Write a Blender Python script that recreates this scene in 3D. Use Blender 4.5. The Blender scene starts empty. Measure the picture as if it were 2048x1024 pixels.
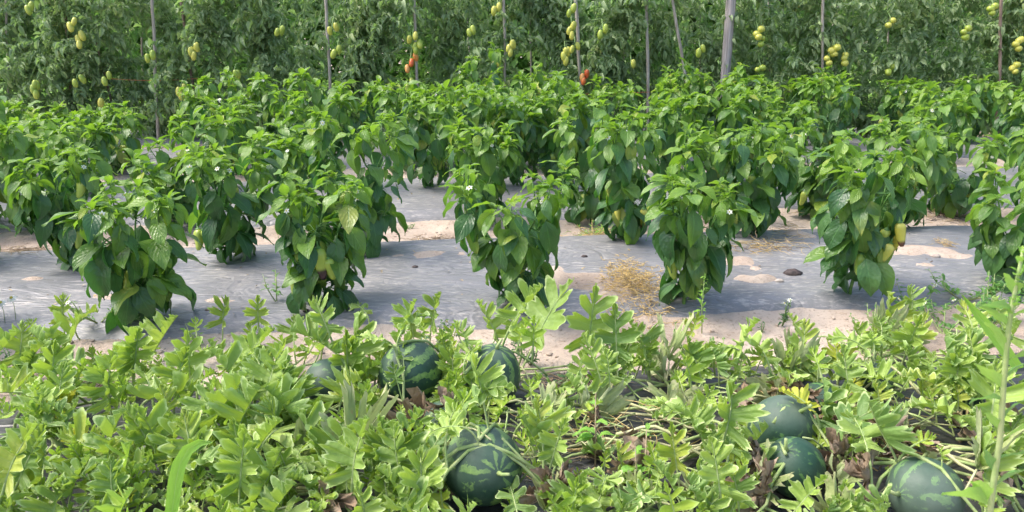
import bpy, math, random
import numpy as np
from mathutils import Vector, Matrix, noise
R = math.radians
random.seed(7)
rnd = random.Random(11)
sc = bpy.context.scene
col = sc.collection

# ------------------------------------------------------------------ camera
CAM_H, PITCH, FPX = 1.02, R(17), 1500.0
cam_d = bpy.data.cameras.new('camera')
cam = bpy.data.objects.new('camera', cam_d)
col.objects.link(cam)
cam.location = (0, 0, CAM_H)
cam.rotation_euler = (math.pi / 2 - PITCH, 0, 0)
cam_d.sensor_width = 36
cam_d.lens = 36 * FPX / 2048
cam_d.clip_start = 0.05
cam_d.clip_end = 500
cam_d.dof.use_dof = True
cam_d.dof.focus_distance = 2.6
cam_d.dof.aperture_fstop = 12.0
sc.camera = cam

# ------------------------------------------------------------------ light
SUN_EL, SUN_AZ = R(56), R(-88)      # azimuth measured from +Y (away from the camera) towards +X
w = bpy.data.worlds.new('World')
sc.world = w
w.use_nodes = True
nt = w.node_tree
bg = nt.nodes['Background']
sky = nt.nodes.new('ShaderNodeTexSky')
sky.sky_type = 'NISHITA'
sky.sun_disc = False
sky.sun_elevation = SUN_EL
sky.sun_rotation = SUN_AZ
sky.dust_density = 4.0
sky.ozone_density = 1.0
sky.air_density = 1.0
nt.links.new(sky.outputs[0], bg.inputs[0])
bg.inputs[1].default_value = 0.15
sun_d = bpy.data.lights.new('sun', 'SUN')
sun_d.energy = 1.2
sun_d.angle = R(20)
sun_d.color = (1.0, 0.96, 0.90)
sun = bpy.data.objects.new('sun', sun_d)
col.objects.link(sun)
sd = Vector((math.sin(SUN_AZ) * math.cos(SUN_EL), math.cos(SUN_AZ) * math.cos(SUN_EL), math.sin(SUN_EL)))
sun.rotation_euler = sd.to_track_quat('Z', 'Y').to_euler()
sun.location = sd * 20
sc.view_settings.view_transform = 'Standard'
sc.view_settings.look = 'None'
sc.view_settings.gamma = 1
sc.view_settings.use_curve_mapping = False
sc.view_settings.exposure = 1.38
sc.cycles.max_bounces = 8
sc.cycles.transmission_bounces = 4
sc.cycles.transparent_max_bounces = 4
sc.cycles.use_denoising = True

# ------------------------------------------------------------------ pixel helpers (photo is 2048 x 1024)
FW = Vector((0, math.cos(PITCH), -math.sin(PITCH)))
UP = Vector((0, math.sin(PITCH), math.cos(PITCH)))
def ray(px, py):
    return FW + Vector((1, 0, 0)) * ((px - 1024) / FPX) + UP * ((512 - py) / FPX)
def at(px, py, z=0.0):
    d = ray(px, py)
    t = (z - CAM_H) / d.z
    return Vector((d.x * t, d.y * t, z))
def at_y(px, py, y):
    d = ray(px, py)
    t = y / d.y
    return Vector((d.x * t, y, CAM_H + d.z * t))
def proj(p):
    q = Vector(p) - Vector((0, 0, CAM_H))
    z = q.dot(FW)
    if z <= 0.01:
        return (-9999, -9999, z)
    return (1024 + FPX * q.x / z, 512 - FPX * q.dot(UP) / z, z)
def sm(a, b, x):
    t = min(1, max(0, (x - a) / (b - a)))
    return t * t * (3 - 2 * t)

# ------------------------------------------------------------------ node helpers
class S:
    def __init__(s, tree, sock): s.t, s.k = tree, sock
    def _m(s, op, b=None, c=None, clamp=False):
        n = s.t.nodes.new('ShaderNodeMath'); n.operation = op; n.use_clamp = clamp
        for i, v in enumerate((s, b, c)):
            if v is None: continue
            if isinstance(v, S): s.t.links.new(v.k, n.inputs[i])
            else: n.inputs[i].default_value = v
        return S(s.t, n.outputs[0])
    def __add__(s, b): return s._m('ADD', b)
    def __sub__(s, b): return s._m('SUBTRACT', b)
    def __mul__(s, b): return s._m('MULTIPLY', b)
    def __truediv__(s, b): return s._m('DIVIDE', b)
    def abs(s): return s._m('ABSOLUTE')
    def sin(s): return s._m('SINE')
    def frac(s): return s._m('FRACT')
    def pow(s, b): return s._m('POWER', b)
    def inv(s): return (s * -1.0) + 1.0
    def atan2(s, b): return s._m('ARCTAN2', b)
    def step(s, a, b):
        n = s.t.nodes.new('ShaderNodeMapRange'); n.interpolation_type = 'SMOOTHSTEP'
        s.t.links.new(s.k, n.inputs[0])
        n.inputs[1].default_value = a; n.inputs[2].default_value = b
        return S(s.t, n.outputs[0])

class Mat:
    def __init__(s, name):
        s.m = bpy.data.materials.new(name); s.m.use_nodes = True
        s.t = s.m.node_tree; s.t.nodes.clear()
        s.out = s.t.nodes.new('ShaderNodeOutputMaterial')
        s.tc = s.t.nodes.new('ShaderNodeTexCoord')
        s.geo = s.t.nodes.new('ShaderNodeNewGeometry')
        s.oi = s.t.nodes.new('ShaderNodeObjectInfo')
    def uv(s):
        n = s.t.nodes.new('ShaderNodeSeparateXYZ'); s.t.links.new(s.tc.outputs['UV'], n.inputs[0])
        return S(s.t, n.outputs[0]), S(s.t, n.outputs[1])
    def xyz(s, which='Object'):
        n = s.t.nodes.new('ShaderNodeSeparateXYZ'); s.t.links.new(s.tc.outputs[which], n.inputs[0])
        return [S(s.t, o) for o in n.outputs]
    def world(s):
        n = s.t.nodes.new('ShaderNodeSeparateXYZ'); s.t.links.new(s.geo.outputs['Position'], n.inputs[0])
        return [S(s.t, o) for o in n.outputs]
    def rand(s): return S(s.t, s.oi.outputs['Random'])
    def noise(s, scale, detail=3, vec=None, rough=0.55, dist=0.0, mapping=None):
        n = s.t.nodes.new('ShaderNodeTexNoise')
        src = vec if vec is not None else s.geo.outputs['Position']
        if mapping:
            mp = s.t.nodes.new('ShaderNodeMapping'); mp.inputs['Scale'].default_value = mapping
            s.t.links.new(src, mp.inputs[0]); src = mp.outputs[0]
        s.t.links.new(src, n.inputs['Vector'])
        n.inputs['Scale'].default_value = scale; n.inputs['Detail'].default_value = detail
        n.inputs['Roughness'].default_value = rough; n.inputs['Distortion'].default_value = dist
        return S(s.t, n.outputs[0])
    def comb(s, x, y, z=0.0):
        n = s.t.nodes.new('ShaderNodeCombineXYZ')
        for i, v in enumerate((x, y, z)):
            if isinstance(v, S): s.t.links.new(v.k, n.inputs[i])
            else: n.inputs[i].default_value = v
        return n.outputs[0]
    def mix(s, f, a, b):
        n = s.t.nodes.new('ShaderNodeMix'); n.data_type = 'RGBA'
        for i, v in ((0, f), (6, a), (7, b)):
            if isinstance(v, S): s.t.links.new(v.k, n.inputs[i])
            elif isinstance(v, (int, float)): n.inputs[i].default_value = v
            elif isinstance(v, tuple): n.inputs[i].default_value = (*v[:3], 1)
            else: s.t.links.new(v, n.inputs[i])
        return n.outputs[2]
    def bump(s, h, strength=0.4, dist=0.01):
        n = s.t.nodes.new('ShaderNodeBump')
        s.t.links.new(h.k, n.inputs['Height'])
        n.inputs['Strength'].default_value = strength; n.inputs['Distance'].default_value = dist
        return n.outputs[0]
    def finish(s, color, rough=0.5, normal=None, trans=0.0, tcol=None, spec=0.5, coat=0.0, sheen=0.0):
        p = s.t.nodes.new('ShaderNodeBsdfPrincipled')
        def setc(sock, v):
            if isinstance(v, tuple): sock.default_value = (*v[:3], 1)
            else: s.t.links.new(v, sock)
        setc(p.inputs['Base Color'], color)
        if isinstance(rough, S): s.t.links.new(rough.k, p.inputs['Roughness'])
        else: p.inputs['Roughness'].default_value = rough
        p.inputs['Specular IOR Level'].default_value = spec
        p.inputs['Coat Weight'].default_value = coat
        p.inputs['Coat Roughness'].default_value = 0.25
        if sheen:
            p.inputs['Sheen Weight'].default_value = sheen
        if normal is not None: s.t.links.new(normal, p.inputs['Normal'])
        if trans > 0:
            tr = s.t.nodes.new('ShaderNodeBsdfTranslucent')
            setc(tr.inputs['Color'], tcol if tcol is not None else color)
            mx = s.t.nodes.new('ShaderNodeMixShader'); mx.inputs[0].default_value = trans
            s.t.links.new(p.outputs[0], mx.inputs[1]); s.t.links.new(tr.outputs[0], mx.inputs[2])
            s.t.links.new(mx.outputs[0], s.out.inputs[0])
        else:
            s.t.links.new(p.outputs[0], s.out.inputs[0])
        return s.m

def leaf_mat(name, c1, c2, tcol, vein=(0.2, 0.3, 0.12), nv=7.0, veinw=0.22, rough=0.35, trans=0.3, edge=None, edgew=0.0,
             bumps=0.5, spots=None, back=None, slant=0.35, spec=0.5, hue=0.35):
    m = Mat(name)
    u, t = m.uv()
    x = (u * 2.0 - 1.0).abs()
    side = ((t - x * slant) * nv).frac() - 0.5
    side = side.abs() * 2.0                       # 0 at the middle of a cell, 1 on the vein
    veins = side.step(0.86, 1.0) * veinw
    mid = x.inv().step(0.90, 0.99)
    vv = (veins * x.inv().step(0.0, 0.6) + mid)._m('MINIMUM', 1.0)
    n1 = m.noise(14.0, 3)
    rnd_ = m.rand()
    f = (rnd_ * hue * 1.6 + n1 * 0.7 - 0.15)._m('MAXIMUM', 0.0)._m('MINIMUM', 1.0)
    c = m.mix(f, c1, c2)
    if spots:
        sp = m.noise(70.0, 2)
        c = m.mix(sp.step(0.66, 0.72) * 0.7, c, spots)
    c = m.mix(rnd_.step(0.93, 0.96) * m.noise(9.0, 2).step(0.35, 0.6) * 0.55, c, (0.42, 0.42, 0.06))
    c = m.mix(vv * 0.6, c, vein)
    if edge:
        c = m.mix(x.step(1 - edgew, 1.0 - edgew * .4) * 0.85, c, edge)
    # leaf undersides are paler
    bf = S(m.t, m.geo.outputs['Backfacing'])
    c = m.mix(bf * 0.45, c, back if back else vein)
    h = (side.inv()).pow(2.0) * 0.18 + m.noise(60.0, 2) * 1.1 - vv * 0.3
    return m.finish(c, rough, m.bump(h, bumps, 0.006), trans, tcol, spec)

def plain(name, c1, c2, scale=20, rough=0.6, bumps=0.3, mapping=None, trans=0.0, spec=0.4, dist=0.004):
    m = Mat(name)
    n1 = m.noise(scale, 4, mapping=mapping)
    f = n1.step(0.3, 0.7)
    c = m.mix(f, c1, c2)
    return m.finish(c, rough, m.bump(n1, bumps, dist), trans, None, spec)

M = {}
M['pepper_old'] = leaf_mat('pepper_leaf_mature', (0.024, 0.078, 0.030), (0.080, 0.175, 0.050), (0.10, 0.34, 0.03), vein=(0.10, 0.24, 0.07),
                           nv=6, rough=0.33, trans=0.24, bumps=0.55, back=(0.10, 0.22, 0.09), hue=0.5)
M['pepper_mid'] = leaf_mat('pepper_leaf_mid', (0.050, 0.125, 0.030), (0.150, 0.270, 0.045), (0.22, 0.46, 0.03), vein=(0.16, 0.32, 0.08),
                           nv=6, rough=0.33, trans=0.3, bumps=0.6, back=(0.13, 0.27, 0.1), hue=0.6)
M['pepper_young'] = leaf_mat('pepper_leaf_young', (0.095, 0.215, 0.030), (0.235, 0.37, 0.046), (0.30, 0.55, 0.03), vein=(0.22, 0.42, 0.09),
                             nv=6, rough=0.34, trans=0.36, bumps=0.7, back=(0.17, 0.34, 0.1))
M['melon_leaf'] = leaf_mat('watermelon_leaf', (0.075, 0.175, 0.048), (0.32, 0.45, 0.095), (0.40, 0.58, 0.05), vein=(0.34, 0.50, 0.22),
                           nv=1, veinw=0.45, rough=0.55, trans=0.30, edge=(0.56, 0.68, 0.30), edgew=0.12, bumps=0.6,
                           back=(0.22, 0.36, 0.13), slant=0.0, hue=0.75)
M['melon_young'] = leaf_mat('watermelon_leaf_young', (0.27, 0.42, 0.06), (0.46, 0.57, 0.08), (0.42, 0.66, 0.06), vein=(0.42, 0.56, 0.2),
                            nv=1, rough=0.5, trans=0.36, edge=(0.46, 0.62, 0.2), edgew=0.18, bumps=0.5, back=(0.32, 0.45, 0.16), slant=0.0)
M['melon_wilt'] = leaf_mat('watermelon_leaf_wilted', (0.25, 0.35, 0.13), (0.44, 0.48, 0.20), (0.38, 0.46, 0.16), vein=(0.50, 0.55, 0.33),
                           nv=1, rough=0.65, trans=0.26, edge=(0.5, 0.5, 0.28), edgew=0.12, bumps=0.7, back=(0.42, 0.48, 0.3), slant=0.0,
                           spots=(0.38, 0.28, 0.12))
M['melon_dry'] = leaf_mat('watermelon_leaf_dry', (0.17, 0.105, 0.065), (0.40, 0.30, 0.20), (0.30, 0.2, 0.1), vein=(0.45, 0.36, 0.24),
                          nv=1, rough=0.85, trans=0.12, bumps=0.9, back=(0.42, 0.34, 0.26), slant=0.0)
M['melon_yellow'] = leaf_mat('watermelon_leaf_yellowing', (0.38, 0.48, 0.05), (0.62, 0.55, 0.05), (0.6, 0.6, 0.05), vein=(0.5, 0.58, 0.2),
                             nv=1, rough=0.55, trans=0.3, bumps=0.5, slant=0.0)
M['tomato_leaf'] = leaf_mat('tomato_leaf', (0.15, 0.245, 0.125), (0.40, 0.50, 0.26), (0.30, 0.50, 0.12), vein=(0.16, 0.27, 0.12),
                            nv=5, rough=0.5, trans=0.38, bumps=0.6, back=(0.24, 0.33, 0.22), hue=0.6)
M['tomato_bright'] = leaf_mat('tomato_leaf_far', (0.12, 0.26, 0.06), (0.28, 0.46, 0.12), (0.26, 0.5, 0.08), vein=(0.22, 0.36, 0.12),
                              nv=5, rough=0.5, trans=0.32, bumps=0.4, back=(0.26, 0.38, 0.2), hue=0.6)
M['weed_leaf'] = leaf_mat('weed_leaf', (0.07, 0.19, 0.05), (0.17, 0.36, 0.08), (0.22, 0.5, 0.06), vein=(0.28, 0.42, 0.18), nv=6, rough=0.5,
                          trans=0.32, bumps=0.4)
M['weed_bright'] = leaf_mat('weed_leaf_bright', (0.17, 0.40, 0.05), (0.30, 0.54, 0.08), (0.36, 0.66, 0.06), vein=(0.4, 0.58, 0.2), nv=6,
                            rough=0.5, trans=0.36, bumps=0.4)
M['nightshade'] = leaf_mat('nightshade_leaf', (0.045, 0.115, 0.045), (0.10, 0.21, 0.075), (0.12, 0.3, 0.06), vein=(0.15, 0.25, 0.1), nv=5,
                           rough=0.5, trans=0.25, bumps=0.5)
M['pepper_stem'] = plain('pepper_stem', (0.06, 0.16, 0.035), (0.14, 0.27, 0.07), 60, 0.5)
M['vine'] = plain('vine_stem', (0.26, 0.38, 0.12), (0.46, 0.53, 0.24), 40, 0.6, trans=0.1)
M['vine_pale'] = plain('vine_stem_pale', (0.45, 0.46, 0.22), (0.58, 0.56, 0.33), 30, 0.65, trans=0.1)
M['tomato_stem'] = plain('tomato_stem', (0.14, 0.25, 0.08), (0.26, 0.37, 0.14), 40, 0.6)
M['dry_stem'] = plain('dry_stem', (0.34, 0.25, 0.15), (0.52, 0.42, 0.28), 60, 0.85)
M['straw'] = plain('straw', (0.52, 0.36, 0.13), (0.76, 0.58, 0.27), 60, 0.7)
M['petal'] = plain('petal_white', (0.75, 0.77, 0.68), (0.82, 0.83, 0.76), 60, 0.5, trans=0.2)
M['anther'] = plain('anther_yellow', (0.55, 0.45, 0.06), (0.65, 0.55, 0.1), 60, 0.6)
M['stake'] = plain('stake_wood', (0.25, 0.215, 0.18), (0.48, 0.44, 0.39), 30, 0.85, 0.8, mapping=(3, 3, 0.35))
M['stake_brown'] = plain('stake_brown', (0.16, 0.11, 0.085), (0.32, 0.24, 0.19), 30, 0.85, 0.8, mapping=(3, 3, 0.35))
M['post'] = plain('post_wood', (0.23, 0.205, 0.20), (0.45, 0.41, 0.40), 22, 0.85, 0.9, mapping=(4, 4, 0.22))
M['twine'] = plain('twine', (0.55, 0.14, 0.06), (0.65, 0.22, 0.1), 60, 0.8)
M['stone'] = plain('stone', (0.28, 0.23, 0.20), (0.48, 0.42, 0.37), 30, 0.9)
M['charred'] = plain('shrivelled', (0.03, 0.024, 0.025), (0.10, 0.075, 0.07), 60, 0.7)

def m_soil():
    m = Mat('sandy_soil')
    a = m.noise(1.6, 4); b = m.noise(9.0, 5); c = m.noise(70.0, 5, rough=0.7); d = m.noise(330.0, 2)
    colr = m.mix(a.step(0.35, 0.65) * 0.7 + b.step(0.4, 0.68) * 0.3, (0.42, 0.33, 0.265), (0.64, 0.54, 0.45))
    colr = m.mix(c.step(0.52, 0.68) * 0.6, colr, (0.26, 0.18, 0.125))
    colr = m.mix(d.step(0.60, 0.75) * 0.4, colr, (0.72, 0.63, 0.52))
    h = b * 0.7 + c * 0.5 + d * 0.25
    return m.finish(colr, 0.95, m.bump(h, 0.8, 0.02), spec=0.2)
M['soil'] = m_soil()
def m_plastic(name, dust):
    m = Mat(name)
    w1 = m.noise(6.0, 4, mapping=(0.6, 1.7, 1)); fine = m.noise(46.0, 5, mapping=(0.7, 1.6, 1), rough=.7); big = m.noise(2.0, 4)
    sp = m.noise(42.0, 6, mapping=(0.5, 1.8, 1), rough=.72); grain = m.noise(400.0, 2)
    colr = m.mix(big.step(0.3, 0.7), tuple(v * dust for v in (0.170, 0.171, 0.180)), tuple(v * dust for v in (0.235, 0.234, 0.240)))
    rd = m.noise(4.5, 3, mapping=(0.7, 1.5, 1), dist=1.2) - 0.5
    rd = (rd.abs() * 9.0)._m('MINIMUM', 1.0)
    rd2 = ((m.noise(13.0, 2, mapping=(0.45, 1.8, 1), dist=.8) - 0.5).abs() * 7.0)._m('MINIMUM', 1.0)
    colr = m.mix(fine.step(0.50, 0.75) * 0.30, colr, tuple(v * dust for v in (0.34, 0.33, 0.33)))
    colr = m.mix(grain.step(0.5, 0.7) * 0.15, colr, tuple(v * dust for v in (0.05, 0.05, 0.06)))
    colr = m.mix((sp.step(0.51, 0.64) * (big.step(0.38, 0.60) * 0.8 + 0.2)) * 0.6 * min(1, dust), colr, (0.60, 0.55, 0.50))
    return m.finish(colr, fine * 0.3 + 0.27, m.bump(w1 + fine * 0.2 + rd * 0.42 + rd2 * 0.06, 0.45, 0.025), spec=0.7)
M['plastic'] = m_plastic('black_plastic_dusty', 1.0)
M['plastic_near'] = m_plastic('black_plastic_near', 0.22)
def m_melon(name, light, amount):
    m = Mat(name)
    x, y, z = m.xyz('Object')
    az = y.atan2(x)
    n1 = m.noise(26.0, 4, vec=m.tc.outputs['Object']); n2 = m.noise(95.0, 4, vec=m.tc.outputs['Object'])
    ph = m.rand() * 6.28
    wv = (az * 10.0 + (n1 - 0.5) * 6.0 + (n2 - 0.5) * 3.0 + ph).sin()
    gaps = m.noise(15.0, 2, vec=m.tc.outputs['Object'], dist=0.6)
    f = (wv + (n2 - 0.5) * 4.0).step(0.1, 0.5) * (gaps + (n2 - 0.5) * 0.35).step(0.46 - amount, 0.52 - amount)
    f = (f + (n2.step(0.60, 0.70) * 0.16) * wv.step(-0.3, 0.3))._m('MINIMUM', 1.0)
    base = m.mix(n2, (0.010, 0.044, 0.026), (0.030, 0.082, 0.048))
    stripe = m.mix(n2.step(0.3, 0.7) * .8, light, (0.06, 0.14, 0.045))
    c = m.mix(f, base, stripe)
    dust = m.noise(6.0, 3)
    c = m.mix(dust.step(0.35, 0.8) * 0.30, c, (0.34, 0.38, 0.33))
    return m.finish(c, n1 * 0.25 + 0.46, m.bump(n2, 0.2, 0.004), spec=0.45)
M['melon_striped'] = m_melon('watermelon_rind_striped', (0.22, 0.36, 0.085), 0.06)
M['melon_dark'] = m_melon('watermelon_rind_dark', (0.11, 0.24, 0.06), -0.03)
def m_fruit(name, a, b, rot=None):
    m = Mat(name)
    x, y, z = m.xyz('Object')
    n1 = m.noise(18.0, 2)
    c = m.mix(n1.step(0.3, 0.7), a, b)
    if rot:
        c = m.mix((z * -1.0).step(0.070, 0.088), c, rot)
    return m.finish(c, 0.28, None, 0.08, b, spec=0.5)
M['pepper_fruit'] = m_fruit('pepper_fruit', (0.26, 0.40, 0.06), (0.42, 0.50, 0.09))
M['pepper_yellow'] = m_fruit('pepper_fruit_yellow', (0.55, 0.50, 0.07), (0.62, 0.60, 0.12), (0.16, 0.07, 0.05))
M['pepper_rot'] = m_fruit('pepper_fruit_blackened', (0.26, 0.40, 0.06), (0.40, 0.48, 0.09), (0.035, 0.015, 0.03))
M['tomato_green'] = m_fruit('tomato_unripe', (0.26, 0.38, 0.05), (0.44, 0.50, 0.08))
M['tomato_pale'] = m_fruit('tomato_pale', (0.44, 0.48, 0.08), (0.60, 0.57, 0.11))
M['tomato_red'] = m_fruit('tomato_red', (0.62, 0.10, 0.03), (0.70, 0.20, 0.05))
M['tomato_orange'] = m_fruit('tomato_orange', (0.66, 0.24, 0.06), (0.70, 0.38, 0.12))

# ------------------------------------------------------------------ mesh builder
class MB:
    def __init__(s): s.v, s.f, s.uv, s.mi = [], [], [], []
    def quad(s, idx, uvs, mi=0):
        s.f.append(idx); s.uv.extend(uvs); s.mi.append(mi)
    def tube(s, pts, rads, k=6, mi=0, cap=True):
        base = len(s.v); n = len(pts); prev = None
        for i, p in enumerate(pts):
            p = Vector(p)
            a = Vector(pts[max(0, i - 1)]); b = Vector(pts[min(n - 1, i + 1)])
            d = (b - a)
            d = d.normalized() if d.length > 1e-9 else Vector((0, 0, 1))
            if prev is None:
                e = Vector((1, 0, 0)) if abs(d.x) < 0.9 else Vector((0, 1, 0))
            else: e = prev
            e = (e - d * e.dot(d)).normalized(); prev = e
            g = d.cross(e)
            r = rads[i] if isinstance(rads, (list, tuple)) else rads
            for j in range(k):
                t = 2 * math.pi * j / k
                s.v.append(tuple(p + (e * math.cos(t) + g * math.sin(t)) * r))
        for i in range(n - 1):
            for j in range(k):
                j2 = (j + 1) % k
                s.quad((base + i * k + j, base + i * k + j2, base + (i + 1) * k + j2, base + (i + 1) * k + j),
                       [(j / k, i / n), ((j + 1) / k, i / n), ((j + 1) / k, (i + 1) / n), (j / k, (i + 1) / n)], mi)
        if cap:
            s.quad(tuple(base + j for j in reversed(range(k))), [(0.5, 0)] * k, mi)
            s.quad(tuple(base + (n - 1) * k + j for j in range(k)), [(0.5, 1)] * k, mi)
    def lathe(s, prof, k=12, mi=0, M_=None, lobes=0, lobe=0.0):
        base = len(s.v)
        for (r, z) in prof:
            for j in range(k):
                t = 2 * math.pi * j / k
                rr = r * (1 + lobe * math.cos(lobes * t)) if lobes else r
                p = Vector((rr * math.cos(t), rr * math.sin(t), z))
                if M_ is not None: p = M_ @ p
                s.v.append(tuple(p))
        n = len(prof)
        for i in range(n - 1):
            for j in range(k):
                j2 = (j + 1) % k
                s.quad((base + i * k + j, base + i * k + j2, base + (i + 1) * k + j2, base + (i + 1) * k + j),
                       [(j / k, i / n), ((j + 1) / k, i / n), ((j + 1) / k, (i + 1) / n), (j / k, (i + 1) / n)], mi)
    def leaf(s, L, W, ang, n=10, m=2, p0=0.3, droop=0.8, fold=0.25, wave=0.0, wf=9.0, org=(0, 0, 0), M_=None, mi=0, roll=0.0, tw=0.0,
             crumple=0.0, seed=0.0, rng=rnd, pp=None, vf=None, asym=0.0):
        """blade as rows along the midrib; W(t) half-length of the row, ang(t) the row's angle from the tip direction"""
        base = len(s.v)
        y, z = 0.0, 0.0; ds = L / n
        ph = rng.random() * 6.28
        org = Vector(org)
        for i in range(n + 1):
            t = i / n
            pit = pp(t) if pp else p0 - droop * t
            if i:
                y += math.cos(pit) * ds; z += math.sin(pit) * ds
            d = Vector((0, math.cos(pit), math.sin(pit))); nr = Vector((0, -math.sin(pit), math.cos(pit)))
            a = ang(t); Wt = W(t); W2 = Wt * (1 + asym * math.sin(t * 9 + ph))
            for j in range(-m, m + 1):
                u = j / m
                lat = abs(u) * (Wt if u < 0 else W2)
                off = fold * lat + roll * abs(u) ** 3 * Wt + wave * math.sin(t * wf + ph + (1.7 if u > 0 else 0)) * abs(u) ** 1.5
                twa = tw * t
                x_ = math.sin(a) * lat * (1 if u > 0 else -1)
                if twa:
                    x_, off = x_ * math.cos(twa) - off * math.sin(twa), x_ * math.sin(twa) + off * math.cos(twa)
                p = Vector((0, y, z)) + Vector((x_, 0, 0)) + d * (math.cos(a) * lat) + nr * off
                if crumple:
                    q = p * (22 if crumple < .02 else 40) + Vector((seed * 7.1, seed * 3.3, seed))
                    p = p + noise.noise_vector(q) * crumple
                p = org + p
                if M_ is not None: p = M_ @ p
                s.v.append(tuple(p))
        k = 2 * m + 1
        for i in range(n):
            for j in range(k - 1):
                v0, v1 = (vf(i / n), vf((i + 1) / n)) if vf else (i / n, (i + 1) / n)
                s.quad((base + i * k + j, base + i * k + j + 1, base + (i + 1) * k + j + 1, base + (i + 1) * k + j),
                       [(j / (k - 1), v0), ((j + 1) / (k - 1), v0), ((j + 1) / (k - 1), v1), (j / (k - 1), v1)], mi)
    def mesh(s, name, mats):
        me = bpy.data.meshes.new(name)
        me.from_pydata(s.v, [], s.f)
        uvl = me.uv_layers.new(name='UVMap')
        uvl.data.foreach_set('uv', [c for p in s.uv for c in p])
        for m in mats: me.materials.append(M[m] if isinstance(m, str) else m)
        me.polygons.foreach_set('material_index', s.mi)
        me.polygons.foreach_set('use_smooth', [True] * len(s.f))
        me.update()
        return me
    def obj(s, name, mats, parent=None):
        return link(name, s.mesh(name, mats), parent)

def link(name, me, parent=None, mat=None):
    o = bpy.data.objects.new(name, me); col.objects.link(o)
    if parent is not None: o.parent = parent
    if mat is not None: o.matrix_local = mat
    return o
def tag(o, label=None, cat=None, group=None, kind=None):
    for k, v in (('label', label), ('category', cat), ('group', group), ('kind', kind)):
        if v: o[k] = v
    return o
def thing(name, loc, label, cat, group=None, rz=0.0):
    o = bpy.data.objects.new(name, None); col.objects.link(o)
    o.location = loc; o.rotation_euler = (0, 0, rz); o.empty_display_size = 0.05
    return tag(o, label, cat, group)
def mat_of(loc, az, pitch=0.0, roll=0.0, sc_=1.0):
    """az: direction of local +Y measured from world +Y clockwise-negative"""
    return Matrix.Translation(loc) @ Matrix.Rotation(az, 4, 'Z') @ Matrix.Rotation(pitch, 4, 'X') @ Matrix.Rotation(roll, 4, 'Y') @ Matrix.Scale(sc_, 4)

# ------------------------------------------------------------------ ground
SL = 0.10
BEDS = [(0.95, 2.08, 0.035), (2.47, 3.58, 0.05), (3.98, 5.08, 0.06), (5.50, 6.55, 0.06), (6.95, 7.85, 0.05), (8.35, 9.3, 0.05)]
PATCH = []   # sand spilled on the plastic: x, y, rx, ry, height
for px, py, wx, wy, hh in [(210, 594, 62, 8, .010), (440, 604, 60, 6, .007), (850, 512, 95, 9, .014), (1150, 560, 95, 24, .014), (1235, 590, 60, 18, .012),
                           (1510, 560, 62, 14, .014), (1480, 520, 60, 14, .009), (1850, 508, 95, 22, .016), (1900, 545, 70, 10, .008), (1730, 440, 60, 9, .010),
                           (1600, 470, 40, 10, .010), (60, 560, 60, 7, .006), (1345, 628, 60, 14, .02), (640, 500, 60, 7, .008), (380, 303, 60, 4, .01),
                           (1960, 450, 50, 8, .008), (780, 880, 60, 26, .012), (470, 880, 50, 10, .006)]:
    c = at(px, py, 0.05); ex = at(px + wx, py, 0.05); ey = at(px, py - wy, 0.05)
    PATCH.append((c.x, c.y, abs(ex.x - c.x), abs(ey.y - c.y), hh))
def nz(x, y, s, o=0.0): return noise.noise(Vector((x * s + o, y * s + o * .7, o * 1.3)))
def bed_h(x, y):
    s = y - SL * x
    for (a, b, h) in BEDS:
        if a - 0.2 < s < b + 0.2:
            return h * sm(a - 0.03, a + 0.13, s) * (1 - sm(b - 0.13, b + 0.03, s))
    return 0.0
def on_bed(x, y):
    s = y - SL * x + 0.05 * nz(x, y, 2.2, 5)
    best = -1.0
    for (a, b, h) in BEDS: best = max(best, min(s - a, b - s))
    return best      # > 0 inside
def soil_z(x, y):
    z = bed_h(x, y) + 0.010 * nz(x, y, 1.7) + 0.007 * nz(x, y, 6, 3)
    e = on_bed(x, y)
    if y < 9:
        z += (0.006 * nz(x, y, 17, 9) + 0.004 * nz(x, y, 38, 2)) * (1 if e < 0.02 else 0.4)
    if e > 0:
        z -= 0.016 * sm(0.0, 0.06, e)
        for (cx, cy, rx, ry, hh) in PATCH:
            d = ((x - cx) / rx) ** 2 + ((y - cy) / ry) ** 2
            if d < 9: d *= max(.3, 1 + 1.1 * nz(x * .7, y * 1.5, 7, cx * 3) + .5 * nz(x, y, 21, cy))
            if d < 4: z += (hh + 0.017) * math.exp(-d * 1.1) * (1 + 0.5 * nz(x, y, 14, 1))
    else:
        z += 0.008 * sm(-0.12, -0.02, e)
    return z
def film_z(x, y):
    z = bed_h(x, y) + 0.010 * nz(x, y, 1.7) + 0.003 + 0.006 * nz(x * 0.6, y * 1.3, 4, 8) + 0.0025 * (1 - abs(nz(x * 0.8, y * 1.1, 7, 14))) ** 6 + 0.0010 * nz(x * 0.6, y * 1.6, 18, 4)
    e = on_bed(x, y)
    return z - 0.05 * (1 - sm(-0.05, 0.035, e))
def spaced(lo, hi, step, far, g=1.18):
    a = list(np.arange(lo, hi + 1e-6, step))
    st = step
    while a[-1] < far: st *= g; a.append(a[-1] + st)
    return a
xs = spaced(0.0, 2.6, 0.022, 150, 1.10); xs = [-v for v in reversed(xs[1:])] + xs
ys = spaced(0.9, 4.6, 0.020, 320, 1.07)
yb = spaced(0.0, 0.0, 0.05, 40, 1.5)
ys = [0.9 - v for v in reversed(yb[1:])] + ys
b = MB(); nx = len(xs)
for y in ys:
    for x in xs:
        b.v.append((x, y, soil_z(x, y) if (abs(x) < 14 and y < 16) else 0.0))
for j in range(len(ys) - 1):
    for i in range(nx - 1):
        b.quad((j * nx + i, j * nx + i + 1, (j + 1) * nx + i + 1, (j + 1) * nx + i), [(0, 0)] * 4)
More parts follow.
